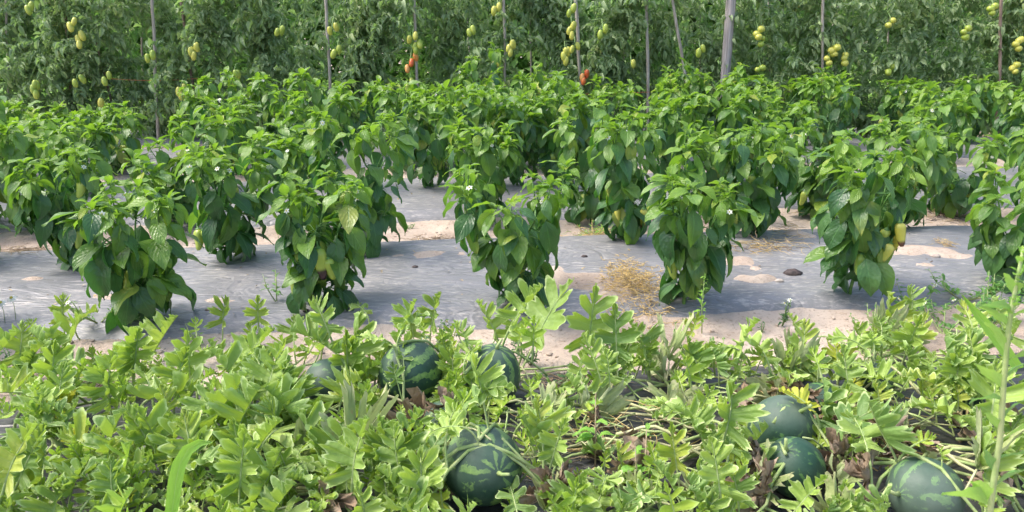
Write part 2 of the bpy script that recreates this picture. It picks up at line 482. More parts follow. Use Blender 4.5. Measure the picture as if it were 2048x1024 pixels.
g = b.obj('ground', ['soil']); tag(g, 'sandy beige soil of the vegetable field', None, None, 'structure')
for bi, (a, e, h) in enumerate(BEDS):
    b = MB(); half = [3.2, 3.6, 4.6, 6.0, 7.5, 8.5][bi]
    stx = [.018, .018, .03, .05, .08, .1][bi]; sty = [.014, .014, .02, .03, .05, .06][bi]
    fx = list(np.arange(-half, half, stx)); fs = list(np.arange(a - 0.12, e + 0.12, sty)); nx = len(fx)
    for s_ in fs:
        for x in fx:
            y = s_ + SL * x
            b.v.append((x, y, film_z(x, y)))
    for j in range(len(fs) - 1):
        for i in range(nx - 1):
            b.quad((j * nx + i, j * nx + i + 1, (j + 1) * nx + i + 1, (j + 1) * nx + i), [(0, 0)] * 4)
    o = b.obj('ground_plastic_mulch', ['plastic_near' if bi == 0 else 'plastic'])
    tag(o, ['black plastic mulch film under the watermelon vines', 'dusty grey plastic mulch film of the front pepper bed', 'plastic mulch film of the second pepper bed',
            'plastic mulch film of the third pepper bed', 'plastic mulch film under the front tomato row', 'plastic mulch film under the rear tomato row'][bi], None, None, 'structure')

def gz(x, y):
    return max(soil_z(x, y), film_z(x, y))

# ------------------------------------------------------------------ leaf mesh library
def W_ovate(w_, tip=1.5, base=0.55, pk=1.0):
    def f(t):
        if t <= 0: return w_ * 0.05
        return w_ * max(0.0, (math.sin(math.pi * min(1, t) ** (base + .12)) ** 0.85) * (1 - 0.35 * t ** tip)) + (0.0002 if t >= 1 else 0)
    return f
def pepper_leaf(name, mat, L, rng, hang, n=9, m=2):
    b = MB()
    pl = L * rng.uniform(.22, .38)
    pit = rng.uniform(-.35, .4)
    d = Vector((0, math.cos(pit), math.sin(pit)))
    p1 = d * pl * .6; pit2 = pit - hang * .35; p2 = p1 + Vector((0, math.cos(pit2), math.sin(pit2))) * pl * .4
    b.tube([(0, 0, 0), tuple(p1), tuple(p2)], [L * .014, L * .011, L * .010], 4, 1, False)
    w_ = L * rng.uniform(.24, .34)
    h1 = rng.uniform(.3, .9); tw = rng.uniform(-.5, .5)
    b.leaf(L, W_ovate(w_), lambda t: R(78) - R(25) * t, n, m, pit2 - hang * .25, hang * rng.uniform(.35, .8) , rng.uniform(.12, .45), L * rng.uniform(.015, .05), rng.uniform(7, 13),
           tuple(p2), None, 0, rng.uniform(-.25, .15), tw, rng=rng)
    return b.mesh(name, [mat, 'pepper_stem'])
PEP_OLD = [pepper_leaf('pepper_leaf', 'pepper_old', 0.122, rnd, rnd.uniform(1.2, 2.1)) for _ in range(16)]
PEP_MID = [pepper_leaf('pepper_leaf', 'pepper_mid', 0.115, rnd, rnd.uniform(.8, 1.7)) for _ in range(10)]
PEP_YNG = [pepper_leaf('pepper_leaf_young', 'pepper_young', 0.085, rnd, rnd.uniform(.3, 1.6), 7) for _ in range(14)]
def rosette(rng, full=True):
    b = MB()
    for k in range(rng.randint(5, 7)):
        L = rng.uniform(.04, .085); az = rng.uniform(0, 6.28); el = rng.uniform(.1, 1.35)
        Mx = Matrix.Rotation(az, 4, 'Z') @ Matrix.Rotation(el, 4, 'X')
        b.leaf(L, W_ovate(L * .33), lambda t: R(65) - R(25) * t, 5, 1, 0.1, rng.uniform(.3, 2.0), .35, 0, 9, (0, .006, 0), Mx, 0)
    return b.mesh('shoot', ['pepper_young'])
ROSETTES = [rosette(rnd) for _ in range(8)]
def flower_mesh():
    b = MB()
    for k in range(6):
        Mx = Matrix.Rotation(k * math.pi / 3, 4, 'Z') @ Matrix.Rotation(.25, 4, 'X')
        b.leaf(.013, W_ovate(.0042), lambda t: R(75), 3, 1, 0.1, .5, .1, 0, 9, (0, .001, 0), Mx, 0)
    b.lathe([(.0002, -.003), (.003, -.001), (.003, .004), (.0002, .006)], 6, 1)
    b.tube([(0, 0, -.002), (0, .004, -.012), (0, .014, -.016)], .0012, 4, 2)
    return b.mesh('flower', ['petal', 'anther', 'pepper_stem'])
FLOWER = flower_mesh()
def fruit_mesh(mat, rng):
    b = MB(); prof = []
    L = rng.uniform(.088, .118); r0 = rng.uniform(.020, .026); cx = rng.uniform(-.012, .012)
    for i in range(10):
        t = i / 9
        r = r0 * (min(1, (t * 6) ** .5) if t < .17 else 1) * (1 - .55 * t ** 1.7) * (1 if t < .93 else .62)
        if i == 0: r = .004
        prof.append((max(r, .0005), -L * t))
    prof.append((.0004, -L * 1.01))
    b.lathe(prof, 12, 0, None, 3, .09)
    b.v = [(x + cx * (z / L) ** 2 * 1.5, y, z) for x, y, z in b.v]
    b.lathe([(.0125, -.003), (.011, .001), (.004, .003), (.003, .018), (.0025, .022), (.0003, .023)], 8, 1)
    return b.mesh('pepper_fruit', [mat, 'pepper_stem'])
FRUITS = [fruit_mesh('pepper_fruit', rnd) for _ in range(4)]
FRUIT_Y = [fruit_mesh('pepper_yellow', rnd) for _ in range(2)]
FRUIT_R = fruit_mesh('pepper_rot', rnd)

# ------------------------------------------------------------------ pepper plants
def pepper_plant(px, py, H, spread, label, rowi, seed, hero=None, dens=1.0, fruits=None, yngf=1.0):
    rng = random.Random(seed)
    base = at(px, py, 0.05); base.z = gz(base.x, base.y)
    o = thing('pepper_plant', base, label, 'pepper plant', 'bell pepper plants in rows on the plastic mulch')
    near = rowi < 2
    spread *= .74
    nodes = []     # (point, outward azimuth, height fraction)
    tips = []
    b = MB()
    lean = Vector((rng.uniform(-.05, .05), rng.uniform(-.04, .04), 0))
    fork = Vector((lean.x * .4, lean.y * .4, H * rng.uniform(.22, .3)))
    b.tube([(0, 0, -.03), (0, 0, 0.02), tuple(fork)], [.0075, .007, .0065], 6)
    for k in range(12): 
        t = rng.uniform(.25, 1); nodes.append((fork * t, rng.uniform(0, 6.28), 0))
    nb = 3 if near else 3
    a0 = rng.uniform(0, 6.28)
    for k in range(nb):
        az = a0 + k * 2 * math.pi / nb + rng.uniform(-.35, .35)
        r1 = spread * rng.uniform(.35, .55)
        p1 = fork + Vector((math.cos(az) * r1, math.sin(az) * r1, H * rng.uniform(.22, .34)))
        pm = fork.lerp(p1, .5) + Vector((math.cos(az), math.sin(az), -.4)) * .012
        b.tube([tuple(fork), tuple(pm), tuple(p1)], [.0055, .005, .0045], 5)
        for q in range(8): nodes.append((fork.lerp(p1, rng.uniform(.15, 1)), az + rng.uniform(-1.2, 1.2), .35))
        for s_ in range(2):
            az2 = az + (s_ - .5) * 1.3 + rng.uniform(-.3, .3)
            r2 = spread * rng.uniform(.25, .45)
            p2 = p1 + Vector((math.cos(az2) * r2, math.sin(az2) * r2, H * rng.uniform(.10, .30)))
            b.tube([tuple(p1), tuple(p1.lerp(p2, .5) + Vector((0, 0, .01))), tuple(p2)], [.004, .0035, .003], 5)
            for q in range(6): nodes.append((p1.lerp(p2, rng.random()), az2 + rng.uniform(-1.2, 1.2), .65))
            for s3 in range(2):
                az3 = az2 + (s3 - .5) * 1.6 + rng.uniform(-.4, .4)
                r3 = spread * rng.uniform(.02, .22)
                p3 = p2 + Vector((math.cos(az3) * r3, math.sin(az3) * r3, H * rng.uniform(.04, .24)))
                b.tube([tuple(p2), tuple(p3)], [.003, .002], 4)
                tips.append((p3, az3))
                for q in range(3): nodes.append((p2.lerp(p3, rng.random()), az3 + rng.uniform(-1, 1), .85))
    for k in range(11 if near else 8):
        q0 = fork * rng.uniform(.45, 1) if k % 2 == 0 else fork.lerp(rng.choice(tips)[0], rng.uniform(.05, .5))
        az = k * 2.4 + rng.uniform(-.4, .4)
        rr = spread * rng.uniform(.3, .62)
        q1 = Vector((q0.x + math.cos(az) * rr * .8, q0.y + math.sin(az) * rr * .8, max(q0.z, H * .12) + rng.uniform(.02, .10) * H / .5))
        b.tube([tuple(q0), tuple(q1)], [.0025, .0015], 4)
        for q in range(4): nodes.append((q0.lerp(q1, rng.uniform(.6, 1)), az + rng.uniform(-1.1, 1.1), .3))
    b.obj('stem', ['pepper_stem'], o)
    # the canopy always reaches H
    def place(me, p, az, pitch, s):
        # az is a math angle of outward direction; local +Y points there
        return link('leaf', me, o, mat_of(p, az - math.pi / 2, pitch, rng.uniform(-.35, .35), s))
    for p, az, hf in nodes:
        if rng.random() > dens: continue
        s = rng.choice((.6, .75, .85, .95, 1.05, 1.2))
        if hf == 0:
            me = rng.choice(PEP_OLD); s *= .95
            if p.z < .04: continue
            place(me, p, az, rng.uniform(-.1, .45), s * min(1, .55 + p.z * 4))
        elif hf < .8:
            place(rng.choice(PEP_OLD if rng.random() < .75 - hf * .3 else PEP_MID), p, az, rng.uniform(-.45, .35), s)
        else:
            place(rng.choice(PEP_OLD if rng.random() < .2 else PEP_MID), p, az, rng.uniform(-.3, .35), s * .82)
    for p, az in tips:
        if near:
            for k in range(rng.randint(5, 6)):
                a = az + k * 2.4 + rng.uniform(-.4, .4)
                q = p + Vector((0, 0, -.006 * k + .01))
                link('leaf', rng.choice(PEP_YNG), o, mat_of(q, a - math.pi / 2, rng.uniform(-.3, 1.15) - .12 * k, rng.uniform(-.6, .6), rng.uniform(.5, 1.05) * yngf))
            link('shoot', rng.choice(ROSETTES), o, mat_of(p + Vector((0, 0, .008)), rng.uniform(0, 6), 0, 0, .62))
        else:
            link('shoot', rng.choice(ROSETTES), o, mat_of(p, rng.uniform(0, 6), rng.uniform(-.2, .2), 0, 1.0))
            for k in range(3):
                a = az + k * 2.1 + rng.uniform(-.4, .4)
                link('leaf', rng.choice(PEP_YNG if rng.random() < .55 else PEP_MID), o, mat_of(p + Vector((0, 0, -.01)), a - math.pi / 2, rng.uniform(-.4, .8), rng.uniform(-.5, .5), rng.uniform(.75, 1.1)))
    for k in range(rng.randint(2, 4) if near else rng.randint(1, 2)):
        p, az = rng.choice(tips)
        dirc = Vector((0, -1, 0)) * .03 + Vector((math.cos(az), math.sin(az), 0)) * .015
        link('flower', FLOWER, o, mat_of(p + dirc + Vector((0, 0, rng.uniform(-.05, .01))), rng.uniform(-.6, .6), rng.uniform(.4, 1.3), rng.uniform(-.4, .4), rng.uniform(.75, 1.05)))
    if fruits is None:
        fruits = [(rng.uniform(-.08, .08), rng.uniform(.3, .6) * H, rng.choice(FRUITS)) for _ in range(rng.randint(1, 3) if near else rng.randint(0, 2))]
    for (fx, fz, me) in fruits:
        az = math.atan2(-1, fx * 4)
        dd = rng.uniform(.045, .075) if near else .05
        link('pepper_fruit', me, o, Matrix.Translation((fx, -dd, fz)) @ Matrix.Rotation(rng.uniform(0, 6), 4, 'Z') @ Matrix.Rotation(rng.uniform(-.35, .35), 4, 'X') @ Matrix.Scale(rng.uniform(.78, 1.0), 4))
    return o

F, FY, FR = FRUITS, FRUIT_Y, FRUIT_R
ordn = ['leftmost', 'second', 'third', 'fourth', 'fifth', 'sixth', 'seventh', 'eighth', 'ninth', 'tenth', 'eleventh', 'twelfth', 'thirteenth', 'fourteenth', 'fifteenth', 'sixteenth', 'seventeenth', 'eighteenth', 'nineteenth', 'twentieth', 'twenty-first', 'twenty-second', 'twenty-third', 'twenty-fourth']
ROW_A = [
    (-105, 668, .43, .16, 'pepper plant cut by the left edge of the photo, only its hanging leaf tips showing', None),
    (292, 640, .455, .17, 'nearest pepper plant at left with yellow-green tips and big drooping lower leaves', [(-.075, .25, F[0]), (-.045, .24, FR), (.02, .22, F[1])]),
    (655, 612, .46, .17, 'front row pepper plant left of centre with pale fruits hanging low over the watermelon leaves', [(-.09, .16, F[2]), (.0, .24, FR), (.03, .2, F[0]), (-.03, .2, F[3])]),
    (1022, 604, .475, .31, 'round leafy pepper plant in the middle of the front row beside bare plastic', [(-.02, .24, F[1]), (.03, .19, F[2])]),
    (1368, 602, .53, .19, 'tall broad pepper plant of the front row standing beside the straw clump', [(-.07, .2, F[0])]),
    (1700, 585, .53, .19, 'front row pepper plant at right with yellowing peppers on its right side', [(.11, .30, FY[0]), (.13, .25, FY[1]), (.09, .22, FY[0]), (-.01, .18, F[1]), (.075, .27, F[3])]),
    (2020, 570, .49, .2, 'front row pepper plant cut by the right edge behind the tall weed', [(.02, .2, F[1])]),
]
for i, (px, py, H, sp, lab, fr) in enumerate(ROW_A):
    pepper_plant(px, py, H, sp, lab, 0, 100 + i, fruits=fr)
ROW_B = [(-60, 525, .48, .17), (165, 530, .53, .19), (462, 522, .50, .20), (748, 500, .60, .30), (1245, 480, .56, .19), (1500, 470, .56, .2), (1790, 452, .54, .19), (2075, 460, .52, .2)]
LB = ['pepper plant of the second row cut by the left edge, dark and half hidden', 'second row pepper plant at far left, behind the nearest pepper plant, fruits near the ground',
      'dense dark pepper plant of the second row with curved green peppers low on its left', 'wide second row pepper plant left of centre, its leaves touching sandy bare patch',
      'second row pepper plant right of centre behind the straw clump with one yellowish pepper', 'dark second row pepper plant with dried weeds lying at its foot',
      'second row pepper plant at right with yellow-green peppers, before the brown leaf litter', 'second row pepper plant cut by the right edge of the photo']
FB = [None, [(.02, .1, F[1]), (.05, .17, F[0]), (.02, .24, F[2]), (.10, .38, F[3])], [(-.10, .16, F[1]), (-.075, .16, F[0])], [(-.05, .3, F[2])], [(-.04, .17, FY[0]), (.08, .17, FY[1])], [(-.03, .3, F[0])], [(-.02, .36, F[3]), (.03, .3, FY[0])], None]
for i, (px, py, H, sp) in enumerate(ROW_B):
    pepper_plant(px, py, H, sp, LB[i], 1, 200 + i, fruits=FB[i])
rows = [
    ('third', 430, [(-40, .52), (75, .55), (330, .40), (600, .58), (965, .60), (1190, .55), (1420, .55), (1625, .50), (1900, .50), (2110, .52)]),
    ('fourth', 375, [(-30, .55), (150, .52), (440, .60), (660, .62), (852, .58), (960, .60), (1045, .60), (1120, .62), (1330, .62), (1440, .62), (1560, .62), (1830, .58), (2050, .60)]),
    ('fifth', 327, [(30, .50), (240, .50), (470, .64), (610, .64), (800, .62), (875, .62), (950, .72), (1055, .62), (1150, .66), (1330, .68), (1490, .62), (1640, .68), (1860, .62), (2030, .64)]),
    ('back', 305, [(-20, .50), (110, .42), (200, .45), (430, .64), (560, .66), (720, .64), (850, .62), (960, .76), (1080, .66), (1220, .66), (1340, .70), (1445, .74), (1540, .70), (1630, .74), (1800, .66), (1940, .70), (2060, .7)]),
]
rj = random.Random(21)
for ri, (nm, py, lst) in enumerate(rows):
    vis = [q for q in lst if -10 < q[0] < 2070]
    for i, (px, H) in enumerate(lst):
        pyy = py - (px - 1024) * 0.018
        if -10 < px < 2070:
            kk = vis.index((px, H))
            nm2 = {'back': 'backmost pepper row'}.get(nm, nm + ' pepper row from the front')
            if kk == len(vis) - 1: lab = 'rightmost pepper plant in the %s' % nm2
            elif kk == 0: lab = 'leftmost pepper plant in the %s' % nm2
            else: lab = '%s pepper plant from the left in the %s' % (ordn[kk], nm2)
        else:
            lab = 'pepper plant cut by the %s edge in the %s' % ('left' if px < 0 else 'right', {'back': 'back pepper row'}.get(nm, nm + ' pepper row from the front'))
        pepper_plant(px + rj.uniform(-14, 14), pyy, (H - (.02, .05, .06, .08)[ri]) * rj.uniform(.92, 1.06), rj.uniform(.21, .27), lab, 2 + ri, 300 + ri * 40 + i, dens=.95 if ri < 2 else .85)

# ------------------------------------------------------------------ tomato plants
def tomato_leaf(mat, rng):
    b = MB()
    L = rng.uniform(.20, .28); n = 9
    pts = []; y = z = 0; pit = rng.uniform(.2, .6); dr = rng.uniform(.5, 2.2)
    for i in range(n + 1):
        t = i / n; pts.append(Vector((0, y, z)))
        a = pit - dr * t; y += math.cos(a) * L / n; z += math.sin(a) * L / n
    b.tube([tuple(p) for p in pts], [.0028 * (1 - .7 * i / n) for i in range(n + 1)], 3, 1, False)
    def leaflet(p, az, pitch, l):
        Mx = Matrix.Translation(p) @ Matrix.Rotation(az, 4, 'Z') @ Matrix.Rotation(pitch, 4, 'X') @ Matrix.Rotation(rng.uniform(-.7, .7), 4, 'Y')
        fd = rng.uniform(.4, 2.0)
        b.leaf(l, W_ovate(l * .24), lambda t: R(60), 4, 1, .1, rng.uniform(.5, 1.8), fd, l * .05, 11, (0, 0, 0), Mx, 0, rng=rng)
    for i in range(2, n):
        a = pit - dr * i / n
        for s_ in (-1, 1):
            if rng.random() < .12: continue
            leaflet(pts[i], s_ * rng.uniform(.8, 1.35), a * .5 + rng.uniform(-.4, .2), rng.uniform(.04, .072))
    leaflet(pts[n], rng.uniform(-.3, .3), pit - dr, rng.uniform(.07, .10))
    return b.mesh('tomato_leaf', [mat, 'tomato_stem'])
TOM = [tomato_leaf('tomato_leaf', rnd) for _ in range(14)]
TOMB = [tomato_leaf('tomato_bright', rnd) for _ in range(10)]
def tomato_fruit(mat, plum):
    b = MB(); prof = []
    for i in range(9):
        t = i / 8; a = math.pi * t
        prof.append((max(.0004, math.sin(a) ** (.8 if plum else .9) * (.021 if plum else .027)), math.cos(a) * (.036 if plum else .023) - .035))
    b.lathe(prof, 10, 0, None, 0, 0)
    for k in range(5):
        b.leaf(.012, W_ovate(.003), lambda t: R(70), 2, 1, .1, .8, .1, 0, 5, (0, 0, .002 if plum else -.012), Matrix.Rotation(k * 1.256, 4, 'Z'), 1)
    b.tube([(0, 0, .001 if plum else -.012), (0, .004, .02)], .0016, 4, 1)
    return b.mesh('tomato', [mat, 'tomato_stem'])
TF = {('g', 1): tomato_fruit('tomato_green', True), ('p', 1): tomato_fruit('tomato_pale', True), ('r', 1): tomato_fruit('tomato_red', True), ('o', 1): tomato_fruit('tomato_orange', True),
      ('g', 0): tomato_fruit('tomato_green', False), ('p', 0): tomato_fruit('tomato_pale', False)}
CLUS = {}   # plant index -> fruit list
YA = 6.9
CL = [ # px, py, how many, kind, plum
 (145, 48, 2, 'p', 1), (160, 72, 4, 'p', 1), (72, 172, 4, 'g', 1), (155, 160, 2, 'g', 1), (200, 205, 1, 'p', 1), (388, 95, 5, 'p', 1), (300, 110, 2, 'g', 1), (362, 178, 3, 'p', 1), (378, 195, 2, 'g', 1),
 (468, 150, 4, 'g', 1), (28, 215, 3, 'g', 1), (215, 155, 2, 'g', 1), (665, 55, 2, 'p', 1), (826, 75, 2, 'p', 1), (834, 88, 3, 'g', 1), (820, 130, 2, 'r', 1), (822, 118, 1, 'o', 1), (820, 168, 3, 'g', 1),
 (1022, 92, 4, 'p', 1), (995, 125, 2, 'p', 1), (1072, 180, 2, 'p', 1), (1083, 175, 2, 'p', 1), (1130, 105, 4, 'p', 1), (1150, 95, 2, 'p', 1), (1143, 55, 4, 'p', 1), (1168, 150, 3, 'r', 1), (1143, 20, 2, 'g', 1),
 (1262, 128, 1, 'p', 1), (995, 15, 2, 'p', 1), (1515, 60, 3, 'p', 0), (1523, 80, 2, 'g', 0), (1668, 95, 5, 'p', 0), (1690, 112, 3, 'p', 0), (1658, 110, 3, 'p', 0), (1780, 42, 2, 'p', 0), (1780, 135, 3, 'g', 0),
 (2025, 132, 5, 'p', 0), (2035, 82, 4, 'p', 0), (1400, 100, 2, 'g', 1), (1985, 12, 3, 'g', 0), (1640, 152, 3, 'g', 0), (675, 100, 2, 'g', 1), (1520, 135, 2, 'g', 0), (940, 60, 2, 'g', 1), (60, 15, 2, 'g', 1),
 (1205, 60, 2, 'g', 1), (560, 60, 2, 'g', 1), (1930, 60, 3, 'g', 0)]
def tomato_plant(x, y, H, label, seed, meshes, nleaf, clusters=(), rad=.16, name='tomato_plant'):
    rng = random.Random(seed)
    zb = gz(x, y)
    o = thing(name, (x, y, zb), label, 'tomato plant', 'staked tomato plants behind the peppers')
    pts_all = []
    b = MB()
    for k in range(3):
        x0, y0 = rng.uniform(-.04, .04), rng.uniform(-.04, .04)
        pts = []
        ph = rng.uniform(0, 6.28)
        n = 9; Hk = H * rng.uniform(.85, 1.0)
        for i in range(n + 1):
            t = i / n
            r = rad * .8 * min(1, t * 3)
            pts.append(Vector((x0 + math.cos(ph + t * 4) * r, y0 + math.sin(ph + t * 4) * r * .8, Hk * t - .02)))
        b.tube([tuple(p) for p in pts], [.008 * (1 - .5 * i / n) for i in range(n + 1)], 5)
        pts_all.append(pts)
    b.obj('stem', ['tomato_stem'], o)
    for k in range(nleaf):
        pts = rng.choice(pts_all)
        t = rng.uniform(.03, 1.0) * (len(pts) - 1); i = min(int(t), len(pts) - 2)
        p = pts[i].lerp(pts[i + 1], t - i)
        az = rng.uniform(-math.pi, math.pi)
        if rng.random() < .35: az = math.pi + rng.uniform(-1.2, 1.2)
        link('leaf', rng.choice(meshes), o, mat_of(p, az, rng.uniform(-.4, .5), rng.uniform(-.5, .5), rng.uniform(.7, 1.15)))
    for (px, py, n, kind, plum) in clusters:
        c = at_y(px, py, y - .44)
        r2 = random.Random(px)
        st = MB()
        c0 = Vector((c.x - x, -.44, c.z - zb))
        st.tube([(c0.x * .3, 0, c0.z + .08), (c0.x, -.36, c0.z + .09), (c0.x, -.44, c0.z + .03), (c0.x, -.45, c0.z - .04)], .004, 4)
        st.obj('fruit_stalk', ['tomato_stem'], o)
        for q in range(n):
            a = q * 2.4
            off = Vector((math.cos(a) * .024 + r2.uniform(-.01, .01), -abs(math.sin(a)) * .02, -.034 * (q % 3) + r2.uniform(-.01, .01) + .045))
            kk = kind
            if kind == 'r' and q == 1: kk = 'o'
            link('tomato', TF[(kk, plum)], o, Matrix.Translation(c0 + off) @ Matrix.Rotation(r2.uniform(0, 6), 4, 'Z') @ Matrix.Rotation(r2.uniform(-.4, .4), 4, 'X') @ Matrix.Scale(r2.uniform(1.0, 1.25), 4))
    return o
def rowx(px, Y):
    z = Y * math.cos(PITCH) + (CAM_H - .6) * math.sin(PITCH)
    return (px - 1024) / FPX * z
NA = 24
pa = [-90 + i * (2228 / (NA - 1)) for i in range(NA)]
asg = {i: [] for i in range(NA)}
for c in CL:
    asg[min(range(NA), key=lambda i: abs(pa[i] - c[0]))].append(c)
for i, px in enumerate(pa):
    Y = 7.05 + SL * .3 * rowx(px, 7.1)
    kinds = {c[3] for c in asg[i]}
    what = ', with red and orange tomatoes' if 'r' in kinds else (', with round pale tomatoes' if any(c[4] == 0 for c in asg[i]) else (', with pale plum tomatoes' if asg[i] else ', all leaves'))
    pos = 'cut by the left edge' if px < 0 else ('cut by the right edge' if px > 2048 else (('%s from the left' % ordn[i - 1]) if i > 1 else 'first from the left'))
    tomato_plant(rowx(px, Y), Y, rnd.uniform(1.5, 1.8), 'front tomato row plant, %s%s' % (pos, what), 600 + i, TOM, 225, asg[i], .34)
NB_ = 20
for i in range(NB_):
    px = -80 + i * 2210 / (NB_ - 1)
    pos = 'cut by the left edge' if px < 0 else ('cut by the right edge' if px > 2048 else ['first', 'second', 'third', 'fourth', 'fifth', 'sixth', 'seventh', 'eighth', 'ninth', 'tenth', 'eleventh', 'twelfth', 'thirteenth', 'fourteenth', 'fifteenth', 'sixteenth', 'seventeenth', 'eighteenth', 'nineteenth'][i - 1] + ' from the left')
    tomato_plant(rowx(px, 8.75), 8.75, rnd.uniform(1.6, 1.9), 'paler tomato plant in the rear tomato row, %s' % pos, 700 + i, TOMB if rnd.random() < .7 else TOM, 150, (), .3)

# far hedge: a mass of leaves closing the view
def hedge():
    b = MB(); rng = random.Random(5)
    for k in range(42000):
        x = rng.uniform(-9.5, 9.5); t = rng.random()
        z = rng.uniform(0, 2.5 + .5 * nz(x, 0, .7)); y = 11.3 + rng.uniform(0, 1.3) + .3 * nz(x, z, 1.2)
        s = rng.uniform(.09, .19)
        Mx = Matrix.Translation((x, y, z)) @ Matrix.Rotation(rng.uniform(0, 6.28), 4, 'Z') @ Matrix.Rotation(rng.uniform(-1.2, .8), 4, 'X')
        base = len(b.v)
        for q in ((0, 0, 0), (s * .5, s * .6, s * .12), (0, s * 1.3, -s * .2), (-s * .5, s * .6, s * .12)):
            b.v.append(tuple(Mx @ Vector(q)))
        b.quad((base, base + 1, base + 2, base + 3), [(.5, 0), (1, .5), (.5, 1), (0, .5)])
    return b
o = hedge().obj('hedge', ['tomato_bright']); tag(o, 'far bright green foliage closing the view above the tomato rows', 'hedge', None, 'stuff')

b = MB(); rg = random.Random(8)
for k in range(60000):
    y = rg.uniform(7.5, 11.2); x = rg.uniform(-1, 1) * y * .8; z = abs(rg.gauss(0, .5)) * .26 + .01
    s_ = rg.uniform(.03, .07); Mx = Matrix.Translation((x, y, z)) @ Matrix.Rotation(rg.uniform(0, 6.28), 4, 'Z') @ Matrix.Rotation(rg.uniform(-.5, 1.0), 4, 'X')
    n0 = len(b.v)
    for q in ((0, 0, 0), (s_ * .4, s_ * .6, s_ * .1), (0, s_ * 1.4, -s_ * .2), (-s_ * .4, s_ * .6, s_ * .1)): b.v.append(tuple(Mx @ Vector(q)))
    b.quad((n0, n0 + 1, n0 + 2, n0 + 3), [(.5, 0), (1, .5), (.5, 1), (0, .5)])
o = b.obj('undergrowth', ['tomato_bright']); tag(o, 'low green weeds covering the soil between and behind the tomato rows', 'undergrowth', None, 'stuff')

# ------------------------------------------------------------------ stakes, post, twine
def stake(px0, py0, px1, py1, Y, r, label, mat='stake', name='garden_stake', cat='stake', group='stakes holding up the tomato plants', extend=True):
    top = at_y(px0, py0, Y); bot = at_y(px1, py1, Y)
    d = (bot - top)
    k = (top.z + .06) / max(.05, top.z - bot.z)
    foot = top + d * k
    tp = top - d.normalized() * .45
    b = MB(); n = 10; rng = random.Random(int(px0 * 7))
    pts, rr = [], []
    for i in range(n + 1):
        t = i / n; p = foot.lerp(tp, t)
        pts.append((p.x - foot.x + rng.uniform(-1, 1) * r * (.35 if r < .03 else .06), p.y - foot.y + rng.uniform(-1, 1) * r * (.35 if r < .03 else .06), p.z - foot.z)); rr.append(r * rng.uniform(.93, 1.05) * (1 - .12 * t))
    b.tube(pts, rr, 8)
    o = b.obj(name, [mat]); o.location = foot
    return tag(o, label, cat, group)
ST = [(283, 0, 284, 60, 7.6, .011, 'stake', 'short pale stake showing only at the top edge left of the long straight pole'),
      (305, 0, 314, 225, 6.75, .015, 'stake', 'long straight pale pole at left reaching down to the back pepper row'),
      (362, 0, 376, 100, 6.9, .015, 'stake_brown', 'brown stake leaning right above the pale tomato cluster at left'),
      (130, 0, 142, 190, 6.9, .014, 'stake_brown', 'brownish stake beside the tomato cluster at far left'),
      (172, 0, 214, 170, 7.0, .012, 'stake_brown', 'dark thin stake leaning right, second stake from the far left cluster'),
      (12, 0, 15, 110, 6.9, .013, 'stake', 'pale stake next to the left edge of the photo'),
      (651, 0, 658, 122, 6.75, .015, 'stake', 'crooked pale stake above the left half of the pepper rows'),
      (829, 0, 834, 158, 6.8, .014, 'stake', 'grey stake standing behind the red and orange tomatoes left of centre'),
      (1008, 0, 1010, 140, 6.8, .013, 'stake', 'thin grey stake beside the chain of four pale tomatoes'),
      (1060, 0, 1062, 125, 7.2, .010, 'stake', 'faint thin stake between the two plum tomato plants right of centre'),
      (1150, 0, 1162, 165, 6.75, .016, 'stake', 'pale stake just above the single red tomato right of centre'),
      (1264, 0, 1250, 95, 7.2, .012, 'stake', 'stake leaning left, just left of the double grey stake'),
      (1293, 0, 1295, 145, 6.8, .015, 'stake', 'double-width grey stake between the red tomato and the leaning stake'),
      (1344, 0, 1370, 148, 6.75, .014, 'stake', 'whitish stake leaning to the right beside the thick post'),
      (1400, 0, 1400, 45, 7.4, .012, 'stake', 'short pale stake top just left of the thick post'),
      (1537, 0, 1538, 80, 7.4, .010, 'stake', 'faint stake first to the right of the thick post'),
      (1646, 0, 1645, 118, 6.75, .014, 'stake', 'pale stake behind the bright round tomatoes at right'),
      (1680, 0, 1672, 30, 7.6, .010, 'stake', 'short stake top right of the bright round tomatoes'),
      (1776, 0, 1776, 30, 7.6, .010, 'stake', 'thin stake top between the two curled-leaf tomato plants at right'),
      (2003, 0, 1998, 150, 6.8, .015, 'stake_brown', 'brown stake by the tomato clusters at the right edge'),
      (690, 0, 690, 30, 7.8, .012, 'stake', 'blurry stake top right of the crooked pale stake'),
      (932, 0, 934, 30, 7.8, .010, 'stake', 'stake top at the upper edge between grey stakes near the centre')]
for (a, b_, c, d, Y, r, mt, lab) in ST:
    stake(a, b_, c, d, Y, r, lab, mt)
stake(1462, 0, 1450, 165, 6.75, .046, 'thick weathered grey wooden post right of centre, tallest thing in the row', 'post', 'wooden_post', 'post', None)
for (xa, xb, py, lab) in [(205, 395, 156, 'taut red twine strung between stakes at left'), (1010, 1300, 183, 'red-brown twine sagging behind the back pepper row')]:
    b = MB(); A = at_y(xa, py, 6.72); B = at_y(xb, py + 1, 6.72)
    b.tube([tuple(A.lerp(B, t / 8) - A - Vector((0, 0, .02 * math.sin(math.pi * t / 8)))) for t in range(9)], .0018, 4)
    o = b.obj('twine', ['twine']); o.location = A; tag(o, lab, 'twine')

